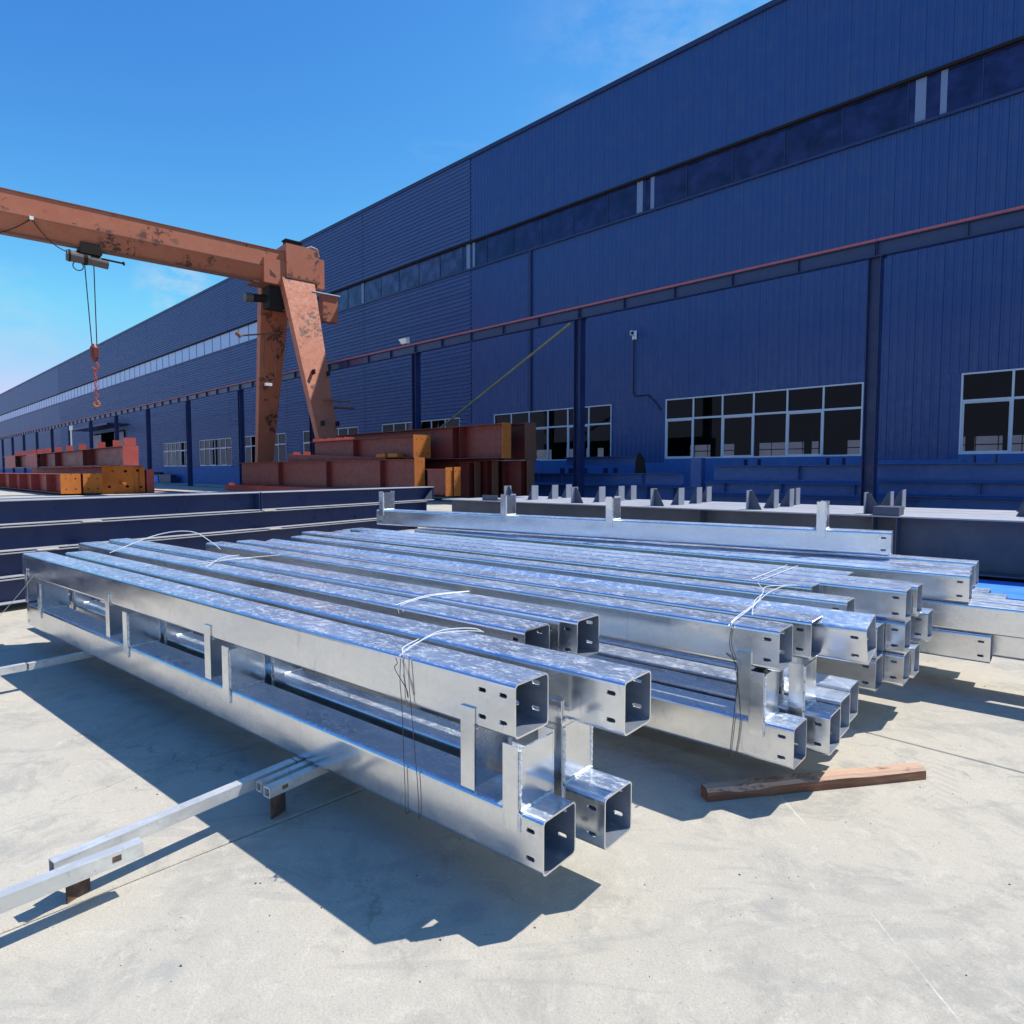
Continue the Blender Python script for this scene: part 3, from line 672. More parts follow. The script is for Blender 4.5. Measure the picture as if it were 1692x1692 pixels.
# machinery under the girder end
part('cable_reel', MB().tube([(-3.35, .5, 14.55), (-1.0, .5, 14.75)], [.30,.30], 14), 'machine_black', cr_)
part('reel_head', MB().tube([(-3.9, .5, 14.50), (-3.36, .5, 14.55)], [.34,.34], 14), 'hoist_grey', cr_)
part('gearbox', MB().box(-2.4, -.9, -.4, .9, 13.9, 15.5), 'machine_black', cr_)
part('platform', MB().box(-3.6, -.9, -.6, 1.0, 15.50, 15.549), 'crane_dark', cr_)
# brackets, lamps, steps
part('lamp_arm', MB().tube([(-4.3,.3,11.6),(-1.4,.3,12.2)], .06, 6).tube([(-2.6,.3,11.9),(-2.6,.7,9.6)], .04, 6), 'crane_dark', cr_)
part('lamp_head', MB().tube([(-4.7,.2,11.75),(-4.35,.2,11.5)], .16, 8), 'crane_dark', cr_)
part('step_iron', MB().tube([(-1.6,-1.0,13.6),(-.8,-1.4,14.1),(-1.5,-1.3,12.9),(-.4,-2.2,11.8)], .06, 6), 'crane_dark', cr_)
part('junction_box', MB().box(-1.7,-1.2, hy(-2.8), hy(-2.5), 8.4, 8.62), 'white_part', cr_)
part('wire', MB().tube([(-1.9,hy(-2.3),12.6),(-1.75,hy(-2.6),9.0),(-1.3,hy(-2.7),8.5),(-.9,hy(-2.6),9.0),(-1.0,hy(-2.2),12.4)], .02, 6), 'hoist_grey', cr_)
part('step_iron', MB().box(-.2,1.9, hy(4.6), hy(4.4), 6.75, 6.83).box(.9,2.3, hy(4.5), hy(3.8), 6.3, 6.4), 'crane_dark', cr_)
for z_ in (8.7, 4.9):
    for g_ in (-.6, .55): part('lug', MB().box(g_, g_+.08, hy(5.0-(z_-4.3)*.36+.5), hy(5.0-(z_-4.3)*.36), z_, z_+.35), 'machine_black', cr_)
# rail under the crane
rl = thing('ground_rail', 'steel ground rail under the gantry crane legs', 'rail', (-16.546, 51.763, 0), RG)
part('rail', MB().box(-.5, -.35, -60, 40, 0.002, .01).box(-.46,-.39,-60,40,.011,.04), 'rusty_steel', rl)
# hoist
ho = thing('electric_hoist', 'dark electric hoist with two drums hanging under the orange crane girder', 'hoist', (-16.546, 51.763, 0), RG)
part('drum', MB().tube([(-15.0,-.1,15.05),(-13.75,-.1,15.0)], .34, 16), 'hoist_grey', ho)
part('motor', MB().tube([(-13.74,-.1,14.98),(-12.75,-.1,14.9)], .30, 16), 'hoist_grey', ho)
part('drum_band', MB().tube([(-14.1,-.1,15.0),(-13.9,-.1,15.0)], .37, 16).tube([(-14.9,-.1,15.05),(-14.8,-.1,15.05)], .37, 16), 'machine_black', ho)
part('trolley', MB().box(-14.4,-13.1,-.4,.4,15.38,15.58).box(-14.3,-13.2,-.42,-.30,15.3,15.95).box(-14.3,-13.2,.30,.42,15.3,15.95), 'machine_black', ho)
for q in (-14.1, -13.4):
    part('wheel', MB().tube([(q,-.40,15.82),(q,-.27,15.82)], .13, 10), 'machine_black', ho)
part('arm', MB().tube([(-13.2,-.5,15.1),(-11.9,-.5,15.05)], .06, 6).tube([(-12.0,-.7,15.05),(-11.9,-.3,15.05)], .08, 6), 'machine_black', ho)
part('limit_ring', MB().tube([(-14.4+.28*math.cos(a*math.pi/8), -.1, 14.5+.28*math.sin(a*math.pi/8)) for a in range(17)], .03, 6), 'machine_black', ho)
part('rope', MB().tube([(-14.05,-.1,14.7),(-13.82,-.1,9.6)], .03, 6), 'machine_black', ho)
part('rope', MB().tube([(-13.55,-.1,14.7),(-13.55,-.1,9.6)], .03, 6), 'machine_black', ho)
hb = part('hook_block', MB().tube([(-13.7,-.1,9.75),(-13.7,-.1,9.5),(-13.7,-.1,8.9),(-13.7,-.1,8.6)], [.10,.26,.24,.08], 10), 'dark_red_primer', ho)
part('hook', MB().tube([(-13.7+.18*math.sin(a*math.pi/6)-.0, -.1, 8.35+.22*math.cos(a*math.pi/6)) for a in range(0, 10)], .06, 6), 'red_primer', hb)
ch = MB()
for k in range(14):
    zc = 8.1-k*.15; o_ = .06*math.sin(k*1.9)
    lk = [(-13.7+o_+(.06*math.cos(a*math.pi/4) if k % 2 else 0), -.1+(0 if k % 2 else .06*math.cos(a*math.pi/4)), zc+.11*math.sin(a*math.pi/4)) for a in range(9)]
    ch.tube(lk, .028, 5)
sl = part('sling_chain', ch, 'red_primer', hb)
part('sling_hook', MB().tube([(-13.68+.16*math.sin(a*math.pi/6), -.1, 5.95+.17*math.cos(a*math.pi/6)) for a in range(0, 11)], .055, 6), 'rust_orange', hb)
fe = thing('festoon_cable', 'thin looping power cable hung below the crane girder to the hoist', 'cable', (-16.546, 51.763, 0), RG)
def sag(a, b, d, n=12):
    a, b = Vector(a), Vector(b); return [a.lerp(b, i/n)-Vector((0,0,d*4*(i/n)*(1-i/n))) for i in range(n+1)]
part('cable', MB().tube(sag((-21.3,-.62,15.6),(-16.75,-.62,16.68),.9), .03, 6).tube(sag((-16.75,-.62,16.68),(-14.9,-.3,15.2),.35), .03, 6), 'machine_black', fe)
part('clip', MB().box(-16.85,-16.65,-.7,-.64,16.6,16.8), 'white_part', fe)

# ---------------------------------------------------------------- navy beams, left middle ground
NV0 = Vector((-5.75, 7.36, 0)); ND = Vector((.52, .854, 0)).normalized(); RN = math.atan2(ND.y, ND.x)
NEND = 7.85
def nbeam(label, a0, a1, z0, z1, shift=0., endgus=False):
    t_ = thing('navy_beam', label, 'beam', NV0+ND*a0+Vector((0,0,0)), RN, 'navy blue painted beams stacked at left')
    Lb = a1-a0; y = -shift   # toward the camera-right side: local -y
    # local y: +90deg from ND points left; camera side is local -y
    bw = .28
    part('top_flange', MB().box(0,Lb,y,y+bw,z1-.014,z1), 'sunlit_dusty_flange', t_, bevel=.002); part('bottom_flange', MB().box(0,Lb,y,y+bw,z0,z0+.014), 'sunlit_dusty_flange', t_, bevel=.002)
    part('web', MB().box(0,Lb,y+bw/2-.005,y+bw/2+.005,z0+.0145,z1-.0145), 'navy_primer', t_)
    for e in (0, Lb-.012): part('end_plate', MB().box(e,e+.012,y+.004,y+bw/2-.006,z0+.015,z1-.015), 'navy_primer', t_)
    if endgus:
        part('gusset', MB().prism([(Lb-.30, z0+.015), (Lb-.013, z0+.015), (Lb-.013, z1-.03)], 'y', y+.03, y+.04), 'grey_primer', t_)
    return t_
tiers = [(.09,.375),(.39,.675),(.69,.975),(.99,1.275)]
rows_lab = ['lowest','third from the top','second from the top','topmost']
splits = [5.9, 6.4, 7.2, 3.46]; ends = [6.9, 7.3, 7.6, NEND]
for k, (z0, z1) in enumerate(tiers):
    if k == 3:
        nbeam('topmost navy beam of the left stack, left part up to the joint', -5, 3.45, z0, z1); nbeam('topmost navy beam of the left stack, right part ending at the grey cleat beam', 3.48, NEND, z0, z1, endgus=True)
    else:
        nbeam('navy beam of the left stack, '+rows_lab[k]+' row', -5, ends[k], z0, z1)
    t_ = thing('navy_beam', 'navy beam hidden in the rear row of the left stack, '+rows_lab[k]+' row', 'beam', NV0+ND*0, RN, 'navy blue painted beams stacked at left')
    ibeam(t_, -5, ends[k]-.4, .62, z0, z1, .28, 'navy_primer', .014)
sh_l = ['pale wooden shim under the topmost navy beam, left one','pale wooden shim under the topmost navy beam near its joint','pale wooden shim between the second and third navy beams, by the tubes','pale wooden shim between the lower navy beams at left']
for (a, z), lb in zip(((.95,.976),(3.6,.976),(3.7,.676),(.45,.676)), sh_l):
    t_ = thing('shim_block', lb, 'shim', NV0+ND*a+Vector((0,0,z)), RN, 'pale shims between the navy beams')
    part('shim', MB().box(-.11,.11,-.05,.5,0.0005,.0135), 'shim_wood', t_)
for a, wq in ((-2,'left out of frame'),(1.5,'left of its middle'),(5.5,'right half')):
    t_ = thing('bearer', 'dark bearer under the navy beam stack, '+wq, 'bearer', NV0+ND*a, RN, 'bearers under the navy beams')
    part('bearer_block', MB().box(-.06,.06,-.02,.66,.002,.088), 'old_timber', t_)

# ---------------------------------------------------------------- grey cleat beams (right middle ground)
GD = Vector((-.7703, .6377, 0)).normalized(); RGD = math.atan2(GD.y, GD.x); GO = Vector((5.54, 9.58, 0))
gl_ = ['nearest','second','third','farthest']
for k, (n0, wd) in enumerate(((0,.68),(.70,.68),(1.42,.68),(2.14,.68))):
    s1 = 9.35-(0,.2,.9,.3)[k]; s0_ = -4.5
    t_ = thing('cleat_beam', 'deep dark grey beam with upright cleats on its flange, '+gl_[k]+' of the four side by side', 'beam', GO, RGD, 'grey beams with triangular cleats')
    ibeam(t_, s0_, s1, -n0, .18, .95, wd, 'grey_primer', .02, stiff=(2.95,) if k == 0 else (), top_mat='sunlit_dusty_flange')
    if k == 0:
        for sx in (.24, -.07): part('stiffener', MB().box(sx-.006,sx+.006,-wd/2+.008,-.01,.21,.925), 'grey_primer', t_)
    for j in range(-2, 6):
        sx = .12+1.8*j+(.0,.05,.0,.1)[k]
        if k == 0: sx += .28
        if (k == 0 and j == -1) or sx > s1-.2: continue
        c_ = part('cleat', MB().box(sx-.007,sx+.007,-n0-wd/2-.12,-n0-wd/2+.12,.951,1.28), 'sunlit_cleat', t_, bevel=.001)
        dx = -1 if k == 0 else 1
        part('gusset', MB().prism([(sx+dx*.008,.951),(sx+dx*.22,.951),(sx+dx*.06,1.27),(sx+dx*.008,1.27)], 'y', -n0-wd/2-.005, -n0-wd/2+.005), 'grey_primer', c_)
t_ = thing('steel_block', 'small dark box section lying on the nearest grey beam beside a cleat', 'block', GO+Vector((0,0,.951)), RGD)
part('block', MB().box(-.10,.24,-.42,-.02,.001,.13), 'grey_primer', t_, bevel=.006)
t_ = thing('steel_block', 'short channel offcut lying on the grey beams near their left end', 'block', GO+GD*7.9+Vector((0,0,.951)), RGD)
part('channel', MB().box(-.2,.25,-.5,-.1,.001,.02).box(-.2,.25,-.12,-.1,.021,.12), 'grey_primer', t_)
for a, wq in ((-3,'right end'),(1.5,'middle'),(6.5,'left end')):
    t_ = thing('bearer', 'square bearer under the four grey cleat beams, '+wq, 'bearer', GO+GD*a, RGD, 'bearers under the grey beams')
    part('bearer_block', MB().box(-.08,.08,-2.85,-.02,.002,.179), 'old_timber', t_)
t_ = thing('blue_sheet', 'bright blue painted steel sheet lying low under the grey beam at right', 'sheet', GO+Vector((0,0,0)), RGD)
part('sheet', MB().box(-3.6,-.2,.02,1.45,.12,.135), 'tarp_blue', t_)
part('runner', MB().box(-3.5,-3.3,.1,1.2,.002,.119).box(-.6,-.4,.1,1.2,.002,.119), 'tarp_blue', t_)

# ---------------------------------------------------------------- galvanised tubes
W = .20; TH = .007; CR = .020
def tube_mesh(L_, holes_near, holes_far, name='tube', w_=W):
    """square tube along +x; near side at y=0, body to y=-w; z 0..w. holes: (x, z)"""
    mb = MB()
    def arc(cx, cz, r, a0): return [(cx+r*math.cos(a0+i*math.pi/8), cz+r*math.sin(a0+i*math.pi/8)) for i in range(5)]
    def prof(t, r):
        q = []
        q += arc(-t-r, w_-t-r, r, 0); q += arc(-w_+t+r, w_-t-r, r, math.pi/2); q += arc(-w_+t+r, t+r, r, math.pi); q += arc(-t-r, t+r, r, 1.5*math.pi)
        return q       # y,z pairs, 20 points; flats between 19-0 (near), 4-5 (top), 9-10 (far), 14-15 (bottom)
    po, pi_ = prof(0, CR), prof(TH, CR-TH*.8)
    n = len(po)
    for pr, skip in ((po, True), (pi_, True)):
        vs = [(0, *p) for p in pr]+[(L_, *p) for p in pr]; fs = []
        for i in range(n):
            if skip and i in (19, 9): continue
            fs.append((i, (i+1) % n, (i+1) % n+n, i+n))
        mb.add(vs, fs)
    for x_ in (0, L_):
        vs = [(x_, *p) for p in po]+[(x_, *p) for p in pi_]; mb.add(vs, [(i, (i+1) % n, (i+1) % n+n, i+n) for i in range(n)])
    for side, hl in ((0, holes_near), (1, holes_far)):
        loops_h = []
        for (cx, cz) in hl:
            lp = []
            for k in range(12):
                a = 2*math.pi*k/12+math.pi/12; dx = .011 if math.cos(a) > 0 else -.011
                lp.append((cx+dx+.0085*math.cos(a), cz+.0085*math.sin(a)))
            loops_h.append(lp)
        for inner in (0, 1):
            yy = (-TH if inner else 0) if side == 0 else (-w_+(TH if inner else 0))
            pr = pi_ if inner else po
            zlo, zhi = (pr[19][1], pr[0][1]) if side == 0 else (pr[10][1], pr[9][1])
            xm = max([.45]+[h[0]+.1 for h in hl if h[0] < 1]); xs = [0, xm]
            far_h = [h for h in hl if h[0] > 1]
            xs.append(L_-.45 if True else L_); xs.append(L_)
            for a_, b_ in zip(xs[:-1], xs[1:]):
                hs_ = [lp for lp, h in zip(loops_h, hl) if a_ < h[0] < b_]
                if not hs_: mb.add([(a_,yy,zlo),(b_,yy,zlo),(b_,yy,zhi),(a_,yy,zhi)], [(0,1,2,3)]); continue
                bm = bmesh.new(); es = []
                for lp in [[(a_,zlo),(b_,zlo),(b_,zhi),(a_,zhi)]]+hs_:
                    vv = [bm.verts.new((p[0], yy, p[1])) for p in lp]; es += [bm.edges.new((vv[i], vv[(i+1) % len(vv)])) for i in range(len(vv))]
                bmesh.ops.triangle_fill(bm, edges=es, use_beauty=True); bm.verts.index_update()
                mb.add([tuple(v.co) for v in bm.verts], [tuple(v.index for v in f.verts) for f in bm.faces]); bm.free()
        y0, y1 = (0, -TH) if side == 0 else (-w_, -w_+TH)
        for lp in loops_h:
            k = len(lp); mb.add([(p[0], y0, p[1]) for p in lp]+[(p[0], y1, p[1]) for p in lp], [(i, (i+1) % k, (i+1) % k+k, i+k) for i in range(k)])
    me = bpy.data.meshes.new(name); me.from_pydata(mb.v, [], mb.f); me.update()
    bm = bmesh.new(); bm.from_mesh(me); bmesh.ops.remove_doubles(bm, verts=bm.verts, dist=1e-5); bmesh.ops.recalc_face_normals(bm, faces=bm.faces)
    ins = []
    bm.to_mesh(me); bm.free()
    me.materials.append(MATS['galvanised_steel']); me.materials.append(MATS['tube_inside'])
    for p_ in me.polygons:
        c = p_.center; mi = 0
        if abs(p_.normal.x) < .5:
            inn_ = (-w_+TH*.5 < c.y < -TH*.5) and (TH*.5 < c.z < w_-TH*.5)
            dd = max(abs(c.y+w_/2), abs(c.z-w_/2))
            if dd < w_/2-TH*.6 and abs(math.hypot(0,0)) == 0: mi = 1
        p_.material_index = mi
    return me
HN = [(.055,.05),(.055,.15)]; H4 = [(.055,.05),(.055,.15),(.155,.05),(.155,.15)]
def both(h, L_): return h+[(L_-x_, z_) for x_, z_ in h]
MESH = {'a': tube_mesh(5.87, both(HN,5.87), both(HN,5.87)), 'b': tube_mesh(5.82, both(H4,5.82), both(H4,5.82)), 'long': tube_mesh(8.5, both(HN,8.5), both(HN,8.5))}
LEN = {'a': 5.87, 'b': 5.82, 'long': 8.5}
# bracket (H-shaped stub welded on a tube): web across the tube, two flanges lapping its sides
def bracket_meshes():
    web = MB().box(-.004,.004,-W+.001,-.001,.001,.224).mesh('bracket', 'galvanised_steel')
    fl1 = MB().box(-.004,.066,.0012,.0092,-.075,.238).mesh('flange_plate', 'galvanised_steel', .001)
    fl2 = MB().box(-.004,.066,-W-.0092,-W-.0012,-.075,.238).mesh('flange_plate', 'galvanised_steel', .001)
    def bead(a, b, n=26, r=.0066):
        a, b = Vector(a), Vector(b); random.seed(3)
        return MB().tube([a.lerp(b, i/n) for i in range(n+1)], [r*random.uniform(.7,1.35) for _ in range(n+1)], 6)
    w1 = bead((-.006,-.004,.002),(-.006,-W+.006,.002)).mesh('weld_seam', 'weld_bead')
    w2 = bead((-.006,-.002,.01),(-.006,-.002,.222)).mesh('weld_seam', 'weld_bead')
    w3 = bead((-.005,.003,-.072),(-.005,.003,-.004),6).mesh('weld_seam', 'weld_bead')
    return web, fl1, fl2, (w1, w2, w3)
BW, BF1, BF2, BWS = bracket_meshes()
def bracket(t_, x_, up=True):
    z_ = W if up else 0
    b = part('bracket', BW, '', t_, (x_, 0 if up else -W, z_), (0,0,0) if up else (math.pi,0,0))
    part('flange_plate', BF1, '', b); part('flange_plate', BF2, '', b)
    for w_ in BWS: part('weld_seam', w_, '', b)
def galv(frame, s, n, z, mesh, label, brk=(), up=True, group=None, roll=0., yaw=0., mat=None):
    O_, D_ = frame; N_ = Vector((D_.y, -D_.x, 0))
    t_ = thing('galvanised_tube', label, 'steel tube', O_+D_*s+N_*n+Vector((0,0,z)), math.atan2(D_.y, D_.x)+yaw, group)
    part('tube_profile', MESH[mesh], '', t_)
    if roll: t_.rotation_euler = (roll, 0, t_.rotation_euler[2])
    for b in brk: bracket(t_, b, up)
    return t_
F1 = (Vector((.1063, 2.1792, 0)), Vector((-.77098, .63686, 0)))
F3 = (Vector((1.315, 2.994, 0)), Vector((-.7611, .6486, 0)))
g1 = 'galvanised tubes of the front bundle'
LB = (.109, 2.152, 3.55, 5.45); UB = (.316-.125, 2.355-.125, 3.86-.125, 5.80-.125)
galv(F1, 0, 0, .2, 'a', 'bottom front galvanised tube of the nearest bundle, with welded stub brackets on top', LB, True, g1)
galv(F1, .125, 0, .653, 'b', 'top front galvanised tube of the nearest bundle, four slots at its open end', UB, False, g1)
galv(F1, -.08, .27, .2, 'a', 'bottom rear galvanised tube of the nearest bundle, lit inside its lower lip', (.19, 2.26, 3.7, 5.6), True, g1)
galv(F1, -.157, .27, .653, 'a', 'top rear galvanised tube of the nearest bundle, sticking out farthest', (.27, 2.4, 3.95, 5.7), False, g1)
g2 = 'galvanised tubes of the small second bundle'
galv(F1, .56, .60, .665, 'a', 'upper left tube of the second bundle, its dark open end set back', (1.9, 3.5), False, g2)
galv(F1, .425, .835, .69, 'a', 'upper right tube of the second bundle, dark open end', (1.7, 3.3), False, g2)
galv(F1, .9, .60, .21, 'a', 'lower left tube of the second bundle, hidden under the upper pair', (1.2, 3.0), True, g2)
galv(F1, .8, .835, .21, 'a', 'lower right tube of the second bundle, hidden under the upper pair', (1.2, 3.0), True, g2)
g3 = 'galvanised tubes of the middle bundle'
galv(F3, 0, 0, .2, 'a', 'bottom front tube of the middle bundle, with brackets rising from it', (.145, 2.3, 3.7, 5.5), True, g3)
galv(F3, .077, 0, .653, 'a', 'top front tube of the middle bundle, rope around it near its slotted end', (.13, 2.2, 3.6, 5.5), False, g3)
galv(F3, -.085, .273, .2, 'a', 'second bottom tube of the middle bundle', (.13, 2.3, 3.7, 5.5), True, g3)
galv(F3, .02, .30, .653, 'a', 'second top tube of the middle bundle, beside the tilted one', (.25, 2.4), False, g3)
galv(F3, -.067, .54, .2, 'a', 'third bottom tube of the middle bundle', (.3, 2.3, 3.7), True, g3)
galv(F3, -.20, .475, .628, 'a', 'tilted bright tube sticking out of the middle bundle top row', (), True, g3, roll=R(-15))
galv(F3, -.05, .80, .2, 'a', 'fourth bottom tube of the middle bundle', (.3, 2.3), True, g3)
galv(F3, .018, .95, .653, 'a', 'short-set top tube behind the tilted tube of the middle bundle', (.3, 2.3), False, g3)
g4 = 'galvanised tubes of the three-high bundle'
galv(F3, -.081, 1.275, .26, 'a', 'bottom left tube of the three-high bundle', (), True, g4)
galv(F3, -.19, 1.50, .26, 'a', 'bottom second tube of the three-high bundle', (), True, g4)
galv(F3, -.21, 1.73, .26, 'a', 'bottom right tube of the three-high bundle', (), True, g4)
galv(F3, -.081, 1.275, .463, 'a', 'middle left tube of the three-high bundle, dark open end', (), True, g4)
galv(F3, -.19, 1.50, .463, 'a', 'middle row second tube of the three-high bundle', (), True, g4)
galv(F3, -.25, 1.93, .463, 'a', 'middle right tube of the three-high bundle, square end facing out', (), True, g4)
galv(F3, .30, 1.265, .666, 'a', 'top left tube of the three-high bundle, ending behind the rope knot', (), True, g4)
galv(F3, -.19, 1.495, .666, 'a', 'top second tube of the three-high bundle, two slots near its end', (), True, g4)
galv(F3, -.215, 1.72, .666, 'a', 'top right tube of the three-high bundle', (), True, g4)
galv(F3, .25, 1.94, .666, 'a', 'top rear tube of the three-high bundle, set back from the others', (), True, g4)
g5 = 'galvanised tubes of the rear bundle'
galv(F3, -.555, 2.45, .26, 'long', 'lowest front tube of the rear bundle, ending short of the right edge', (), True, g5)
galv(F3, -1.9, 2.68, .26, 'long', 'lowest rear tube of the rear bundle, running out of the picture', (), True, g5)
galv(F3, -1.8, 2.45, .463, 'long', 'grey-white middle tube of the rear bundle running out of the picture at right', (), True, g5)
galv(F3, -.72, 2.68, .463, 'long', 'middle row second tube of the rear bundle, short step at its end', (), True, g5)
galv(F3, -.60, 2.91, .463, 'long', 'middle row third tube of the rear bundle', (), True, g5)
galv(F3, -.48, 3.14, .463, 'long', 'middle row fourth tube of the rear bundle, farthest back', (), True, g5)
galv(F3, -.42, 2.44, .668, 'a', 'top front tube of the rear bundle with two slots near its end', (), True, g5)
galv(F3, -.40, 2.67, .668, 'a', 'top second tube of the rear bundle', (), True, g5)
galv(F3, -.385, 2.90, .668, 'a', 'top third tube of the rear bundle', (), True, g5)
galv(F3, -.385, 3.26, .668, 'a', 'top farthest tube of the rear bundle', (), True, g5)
F6 = (Vector((3.11, 5.36, 0)), Vector((-4.89, 3.25, 0)).normalized())
galv(F6, 0, 0, .902, 'a', 'single galvanised tube lying on top with four stub brackets standing up', (.50, 2.50, 3.82, 5.75), True)

# ---- dunnage
DD = Vector((.58, .81, 0)).normalized()
def bar(name, label, p0, length, direc, z0, hgt, wid, mat, cat, off0=0., wall=True, group=None, holes=()):
    t_ = thing(name, label, cat, Vector((p0[0], p0[1], 0)), math.atan2(direc.y, direc.x), group)
    m = MB(); th = .004
    a, b = off0, length; y0, y1 = 0, wid
    m.box(a,b,y0,y1,z0+hgt-th,z0+hgt); m.box(a,b,y0,y1,z0,z0+th); m.box(a,b,y0,y0+th,z0+th+.0003,z0+hgt-th-.0003); m.box(a,b,y1-th,y1,z0+th+.0003,z0+hgt-th-.0003)
    part('bar_profile', m, mat, t_)
    for h_ in holes: part('slot', MB().box(h_-.015,h_+.015,-.0012,-.0002,z0+hgt*.35,z0+hgt*.75), 'rusty_steel', t_)
    return t_
gdun = 'thin galvanised bars used as dunnage'
bar('dunnage_bar', 'nearest pale galvanised bar at the left edge, slot near its end', (-1.41, 2.39), .02, Vector((.66,.75,0)).normalized(), .145, .055, .05, 'dull_galvanised', 'metal bar', -1.6, group=gdun, holes=(-.07,))
bar('dunnage_bar', 'long pale galvanised bar running from the left under the front bundle', (-1.64, 2.27), 1.02, DD, .15, .05, .05, 'dull_galvanised', 'metal bar', 0., group=gdun)
bar('dunnage_bar', 'thin galvanised bar in the shade running under the front bundle', (-1.64, 2.27), 5.2, DD, .148, .05, .045, 'dull_galvanised', 'metal bar', 1.03, group=gdun)
bar('dunnage_bar', 'short galvanised bar on a rusty foot beside the front bundle', (-1.13, 2.875), 1.5, DD, .155, .044, .035, 'dull_galvanised', 'metal bar', 0, group=gdun)
bar('dunnage_bar', 'second short galvanised bar on the rusty foot, front one with a slot', (-1.075, 2.83), 1.5, DD, .15, .045, .045, 'dull_galvanised', 'metal bar', 0, group=gdun, holes=(.08,))
bar('dunnage_bar', 'pale galvanised bar end at the far left, behind the bundle shadow', (-3.54, 4.71), 0, Vector((.66,.75,0)).normalized(), .15, .05, .05, 'dull_galvanised', 'metal bar', -2., group=gdun)
bar('dunnage_bar', 'galvanised bar in the shade under the far end of the front bundle', (-3.53, 4.72), 5.0, DD, .148, .05, .045, 'dull_galvanised', 'metal bar', 0, group=gdun)
def foot(label, x_, y_, rz):
    t_ = thing('rusty_offcut', label, 'offcut', (x_, y_, 0), rz, 'rusty offcuts under the bars')
    part('web', MB().box(-.004,.004,-.0,.09,.002,.139), 'rusty_steel', t_); part('flange', MB().box(-.04,.04,0,.09,.1395,.1475), 'rusty_steel', t_)
foot('rusty steel offcut standing under the pale bar at lower left', -1.65, 2.34, R(-20)); foot('dark steel offcut standing under the short bars beside the bundle', -1.11, 2.93, R(-25))
t_ = thing('bearer', 'dark bearer beam under the near ends of the rear bundles', 'bearer', F3[0]+F3[1]*1.0+Vector((F3[1].y,-F3[1].x,0))*1.2, math.atan2(F3[1].y, F3[1].x))
part('bearer_block', MB().box(0,.12,-2.4,0,.002,.259), 'rusty_steel', t_)
t_ = thing('bearer', 'dark bearer beam under the far ends of the rear bundles', 'bearer', F3[0]+F3[1]*4.6+Vector((F3[1].y,-F3[1].x,0))*1.2, math.atan2(F3[1].y, F3[1].x))
part('bearer_block', MB().box(0,.12,-2.4,0,.002,.259), 'rusty_steel', t_)
# timber on the ground
t_ = thing('timber_baulk', 'weathered brown timber with a splintered pale edge lying on the concrete', 'timber', (.945, 3.10, 0), math.atan2(.235, 1.205))
tm = MB(); ys = []; nseg = 14; random.seed(11)
vs = []; fs = []
for i in range(nseg+1):
    x_ = 1.23*i/nseg; j = lambda a: random.uniform(-a, a)
    zt = .062+j(.003); notch = .012 if i in (2, 3) else 0
    vs += [(x_, -.012+j(.003), .001), (x_, .055+j(.003), .001), (x_, .058+j(.002), zt), (x_, .005+j(.003), zt), (x_, -.012+j(.002), zt-.014-notch)]
for i in range(nseg):
    o_ = i*5; fs += [(o_+k, o_+(k+1) % 5, o_+5+(k+1) % 5, o_+5+k) for k in range(5)]
fs += [(0,1,2,3,4), tuple(nseg*5+k for k in (4,3,2,1,0))]
tmo = part('timber', tm.add(vs, fs), 'old_timber', t_)
tmo.data.materials.append(MATS['pale_timber'])
for p_ in tmo.data.polygons:
    if p_.normal.z > .3: p_.material_index = 1

# ---- tie wires
def smooth(p, n=6):
    p = [Vector(q) for q in p]; o = []
    for i in range(len(p)-1):
        a, b, c, d = p[max(i-1,0)], p[i], p[i+1], p[min(i+2,len(p)-1)]
        for k in range(n):
            t = k/n; o.append(.5*((2*b)+(c-a)*t+(2*a-5*b+4*c-d)*t*t+(3*b-a-3*c+d)*t**3))
    return o+[p[-1]]
def wire(name, label, strands, mat='tie_wire', r=.0021, cat='wire'):
    t_ = thing(name, label, cat, strands[0][0]); o_ = Vector(strands[0][0])
    for s_ in strands: part('strand', MB().tube([p-o_ for p in smooth(s_)], r, 6), mat, t_)
def f1(s, n, z): D_ = F1[1]; N_ = Vector((D_.y,-D_.x,0)); return F1[0]+D_*s+N_*n+Vector((0,0,z))
def f3(s, n, z): D_ = F3[1]; N_ = Vector((D_.y,-D_.x,0)); return F3[0]+D_*s+N_*n+Vector((0,0,z))
wire('tie_wire', 'pale tie wire looped over the top of the front bundle near its open end', [
    [f1(.72,-.008,.84), f1(.72,.0,.858), f1(.73,.1,.885), f1(.74,.25,.905), f1(.72,.42,.885), f1(.70,.475,.86)],
    [f1(.725,-.01,.85), f1(.75,.09,.87), f1(.77,.24,.885), f1(.75,.4,.872), f1(.71,.473,.862)],
    [f1(.69,-.006,.88), f1(.70,-.01,.855), f1(.78,.06,.861), f1(.84,.2,.859)]])
kn = [[f1(.72,-.006,.855), f1(.72,-.012,.75), f1(.712,-.010,.64), f1(.705,-.008,.40), f1(.70,-.008,.30), f1(.70,-.006,.2), f1(.70,.02,.197)],
      [f1(.67,-.006,.855), f1(.665,-.012,.75), f1(.655,-.010,.64), f1(.63,-.008,.40), f1(.62,-.008,.28), f1(.62,-.006,.2)]]
for q in range(1):
    random.seed(q+20); kn.append([f1(.70+random.uniform(-.04,.04), -.01-.02*random.random(), .845-.12*random.random()*k/3) for k in range(6)])
wire('tie_wire', 'dark knotted wire hanging down the front face of the nearest bundle', kn, 'dark_wire', .0017)
wire('tie_wire', 'pale tie wires over the far end of the second bundle', [
    [f1(3.75,.57,.885), f1(3.7,.8,.905), f1(3.62,1.2,.91)], [f1(3.62,.58,.88), f1(3.9,.85,.90), f1(3.95,1.02,.90)], [f1(3.95,.6,.88), f1(3.72,.9,.905), f1(3.66,1.05,.905)]])
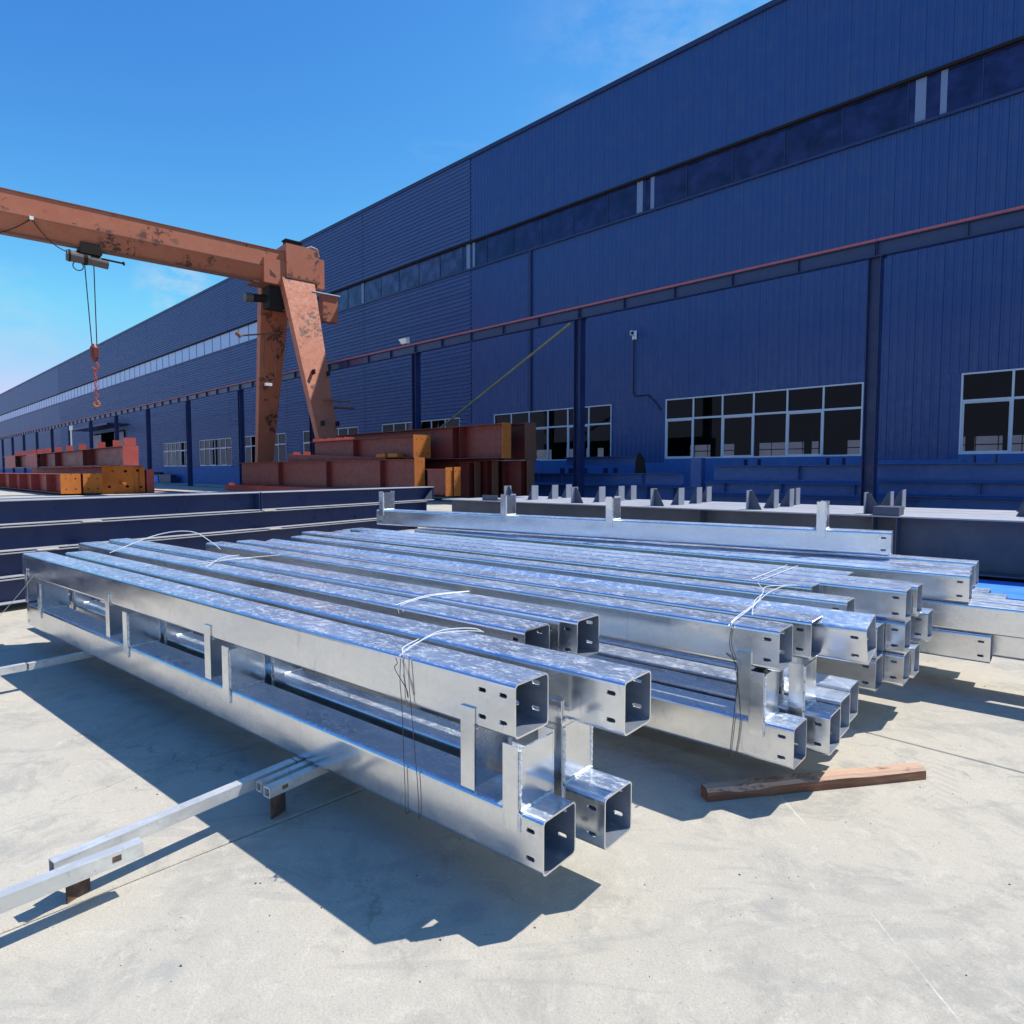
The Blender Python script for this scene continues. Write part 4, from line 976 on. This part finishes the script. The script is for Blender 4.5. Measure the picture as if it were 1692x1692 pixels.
wire('tie_wire', 'pale tie wire over the near end of the second bundle', [
    [f1(1.42,.585,.83), f1(1.42,.60,.872), f1(1.38,.78,.90), f1(1.31,1.03,.9)], [f1(1.45,.59,.87), f1(1.42,.8,.897), f1(1.33,1.04,.897)], [f1(1.36,.58,.90), f1(1.44,.60,.868)]])
wire('tie_wire', 'pale twisted tie wire across the middle bundle near its slotted ends', [
    [f3(.30,-.008,.83), f3(.30,.0,.86), f3(.33,.3,.875), f3(.36,.62,.90), f3(.40,.9,.89), f3(.42,1.16,.875)],
    [f3(.32,-.008,.84), f3(.32,.1,.868), f3(.34,.4,.885), f3(.39,.65,.895), f3(.45,.9,.90), f3(.36,1.18,.88)],
    [f3(.28,.2,.866), f3(.36,.45,.89), f3(.42,.75,.89), f3(.50,.88,.92)]])
wire('tie_wire', 'dark wire hanging down the front of the middle bundle by its brackets', [
    [f3(.30,-.008,.85), f3(.31,-.012,.75), f3(.28,-.012,.65), f3(.25,-.010,.40), f3(.27,-.010,.2)], [f3(.33,-.006,.70), f3(.27,-.012,.64), f3(.28,-.012,.42), f3(.30,-.01,.19)]], 'dark_wire', .002)
wire('tie_wire', 'pale tie wires across the three-high bundle tops', [
    [f3(.62,1.27,.875), f3(.63,1.9,.878), f3(.64,2.12,.875)], [f3(.68,1.27,.875), f3(.70,1.9,.878), f3(.72,2.12,.876)]])
wire('tie_wire', 'thin pale wire slanting to the ground at the far left end of the front bundle', [
    [f1(5.55,-.012,.70), f1(5.9,-.08,.45), f1(6.3,-.2,.15), f1(6.5,-.3,.01)]], 'tie_wire', .0025)
wire('tie_wire', 'pale wire loop standing up behind the far end of the front bundle', [
    [f1(5.3,.5,.86), f1(5.25,.9,1.0), f1(5.1,1.15,1.02), f1(4.9,1.25,.92), f1(4.8,1.28,.86)]], 'tie_wire', .004)

# ---- grit on the yard
gm = MB(); random.seed(5)
for i in range(600):
    a = random.uniform(-.75, .8); Y_ = random.uniform(1.9, 7.5); x_ = a*Y_; r = random.choice((.0018,.002,.0025,.003,.005))*random.uniform(.6,1.3)
    c = Vector((x_, Y_, 0)); ang = random.uniform(0, 6.28); el_ = random.uniform(.6,1.8)
    q = [c+Vector((math.cos(ang+k*2.09)*r*(el_ if k == 0 else 1), math.sin(ang+k*2.09)*r, .0005)) for k in range(3)]
    gm.add([*q, c+Vector((0,0,r*.8))], [(0,1,3),(1,2,3),(2,0,3)])
gp = part('grit', gm, 'dark_interior', None); gp['kind'] = 'stuff'; gp['label'] = 'scattered small grit and rust chips on the sunlit concrete'; gp['category'] = 'grit'
S.render.resolution_x = 1024; S.render.resolution_y = 1024
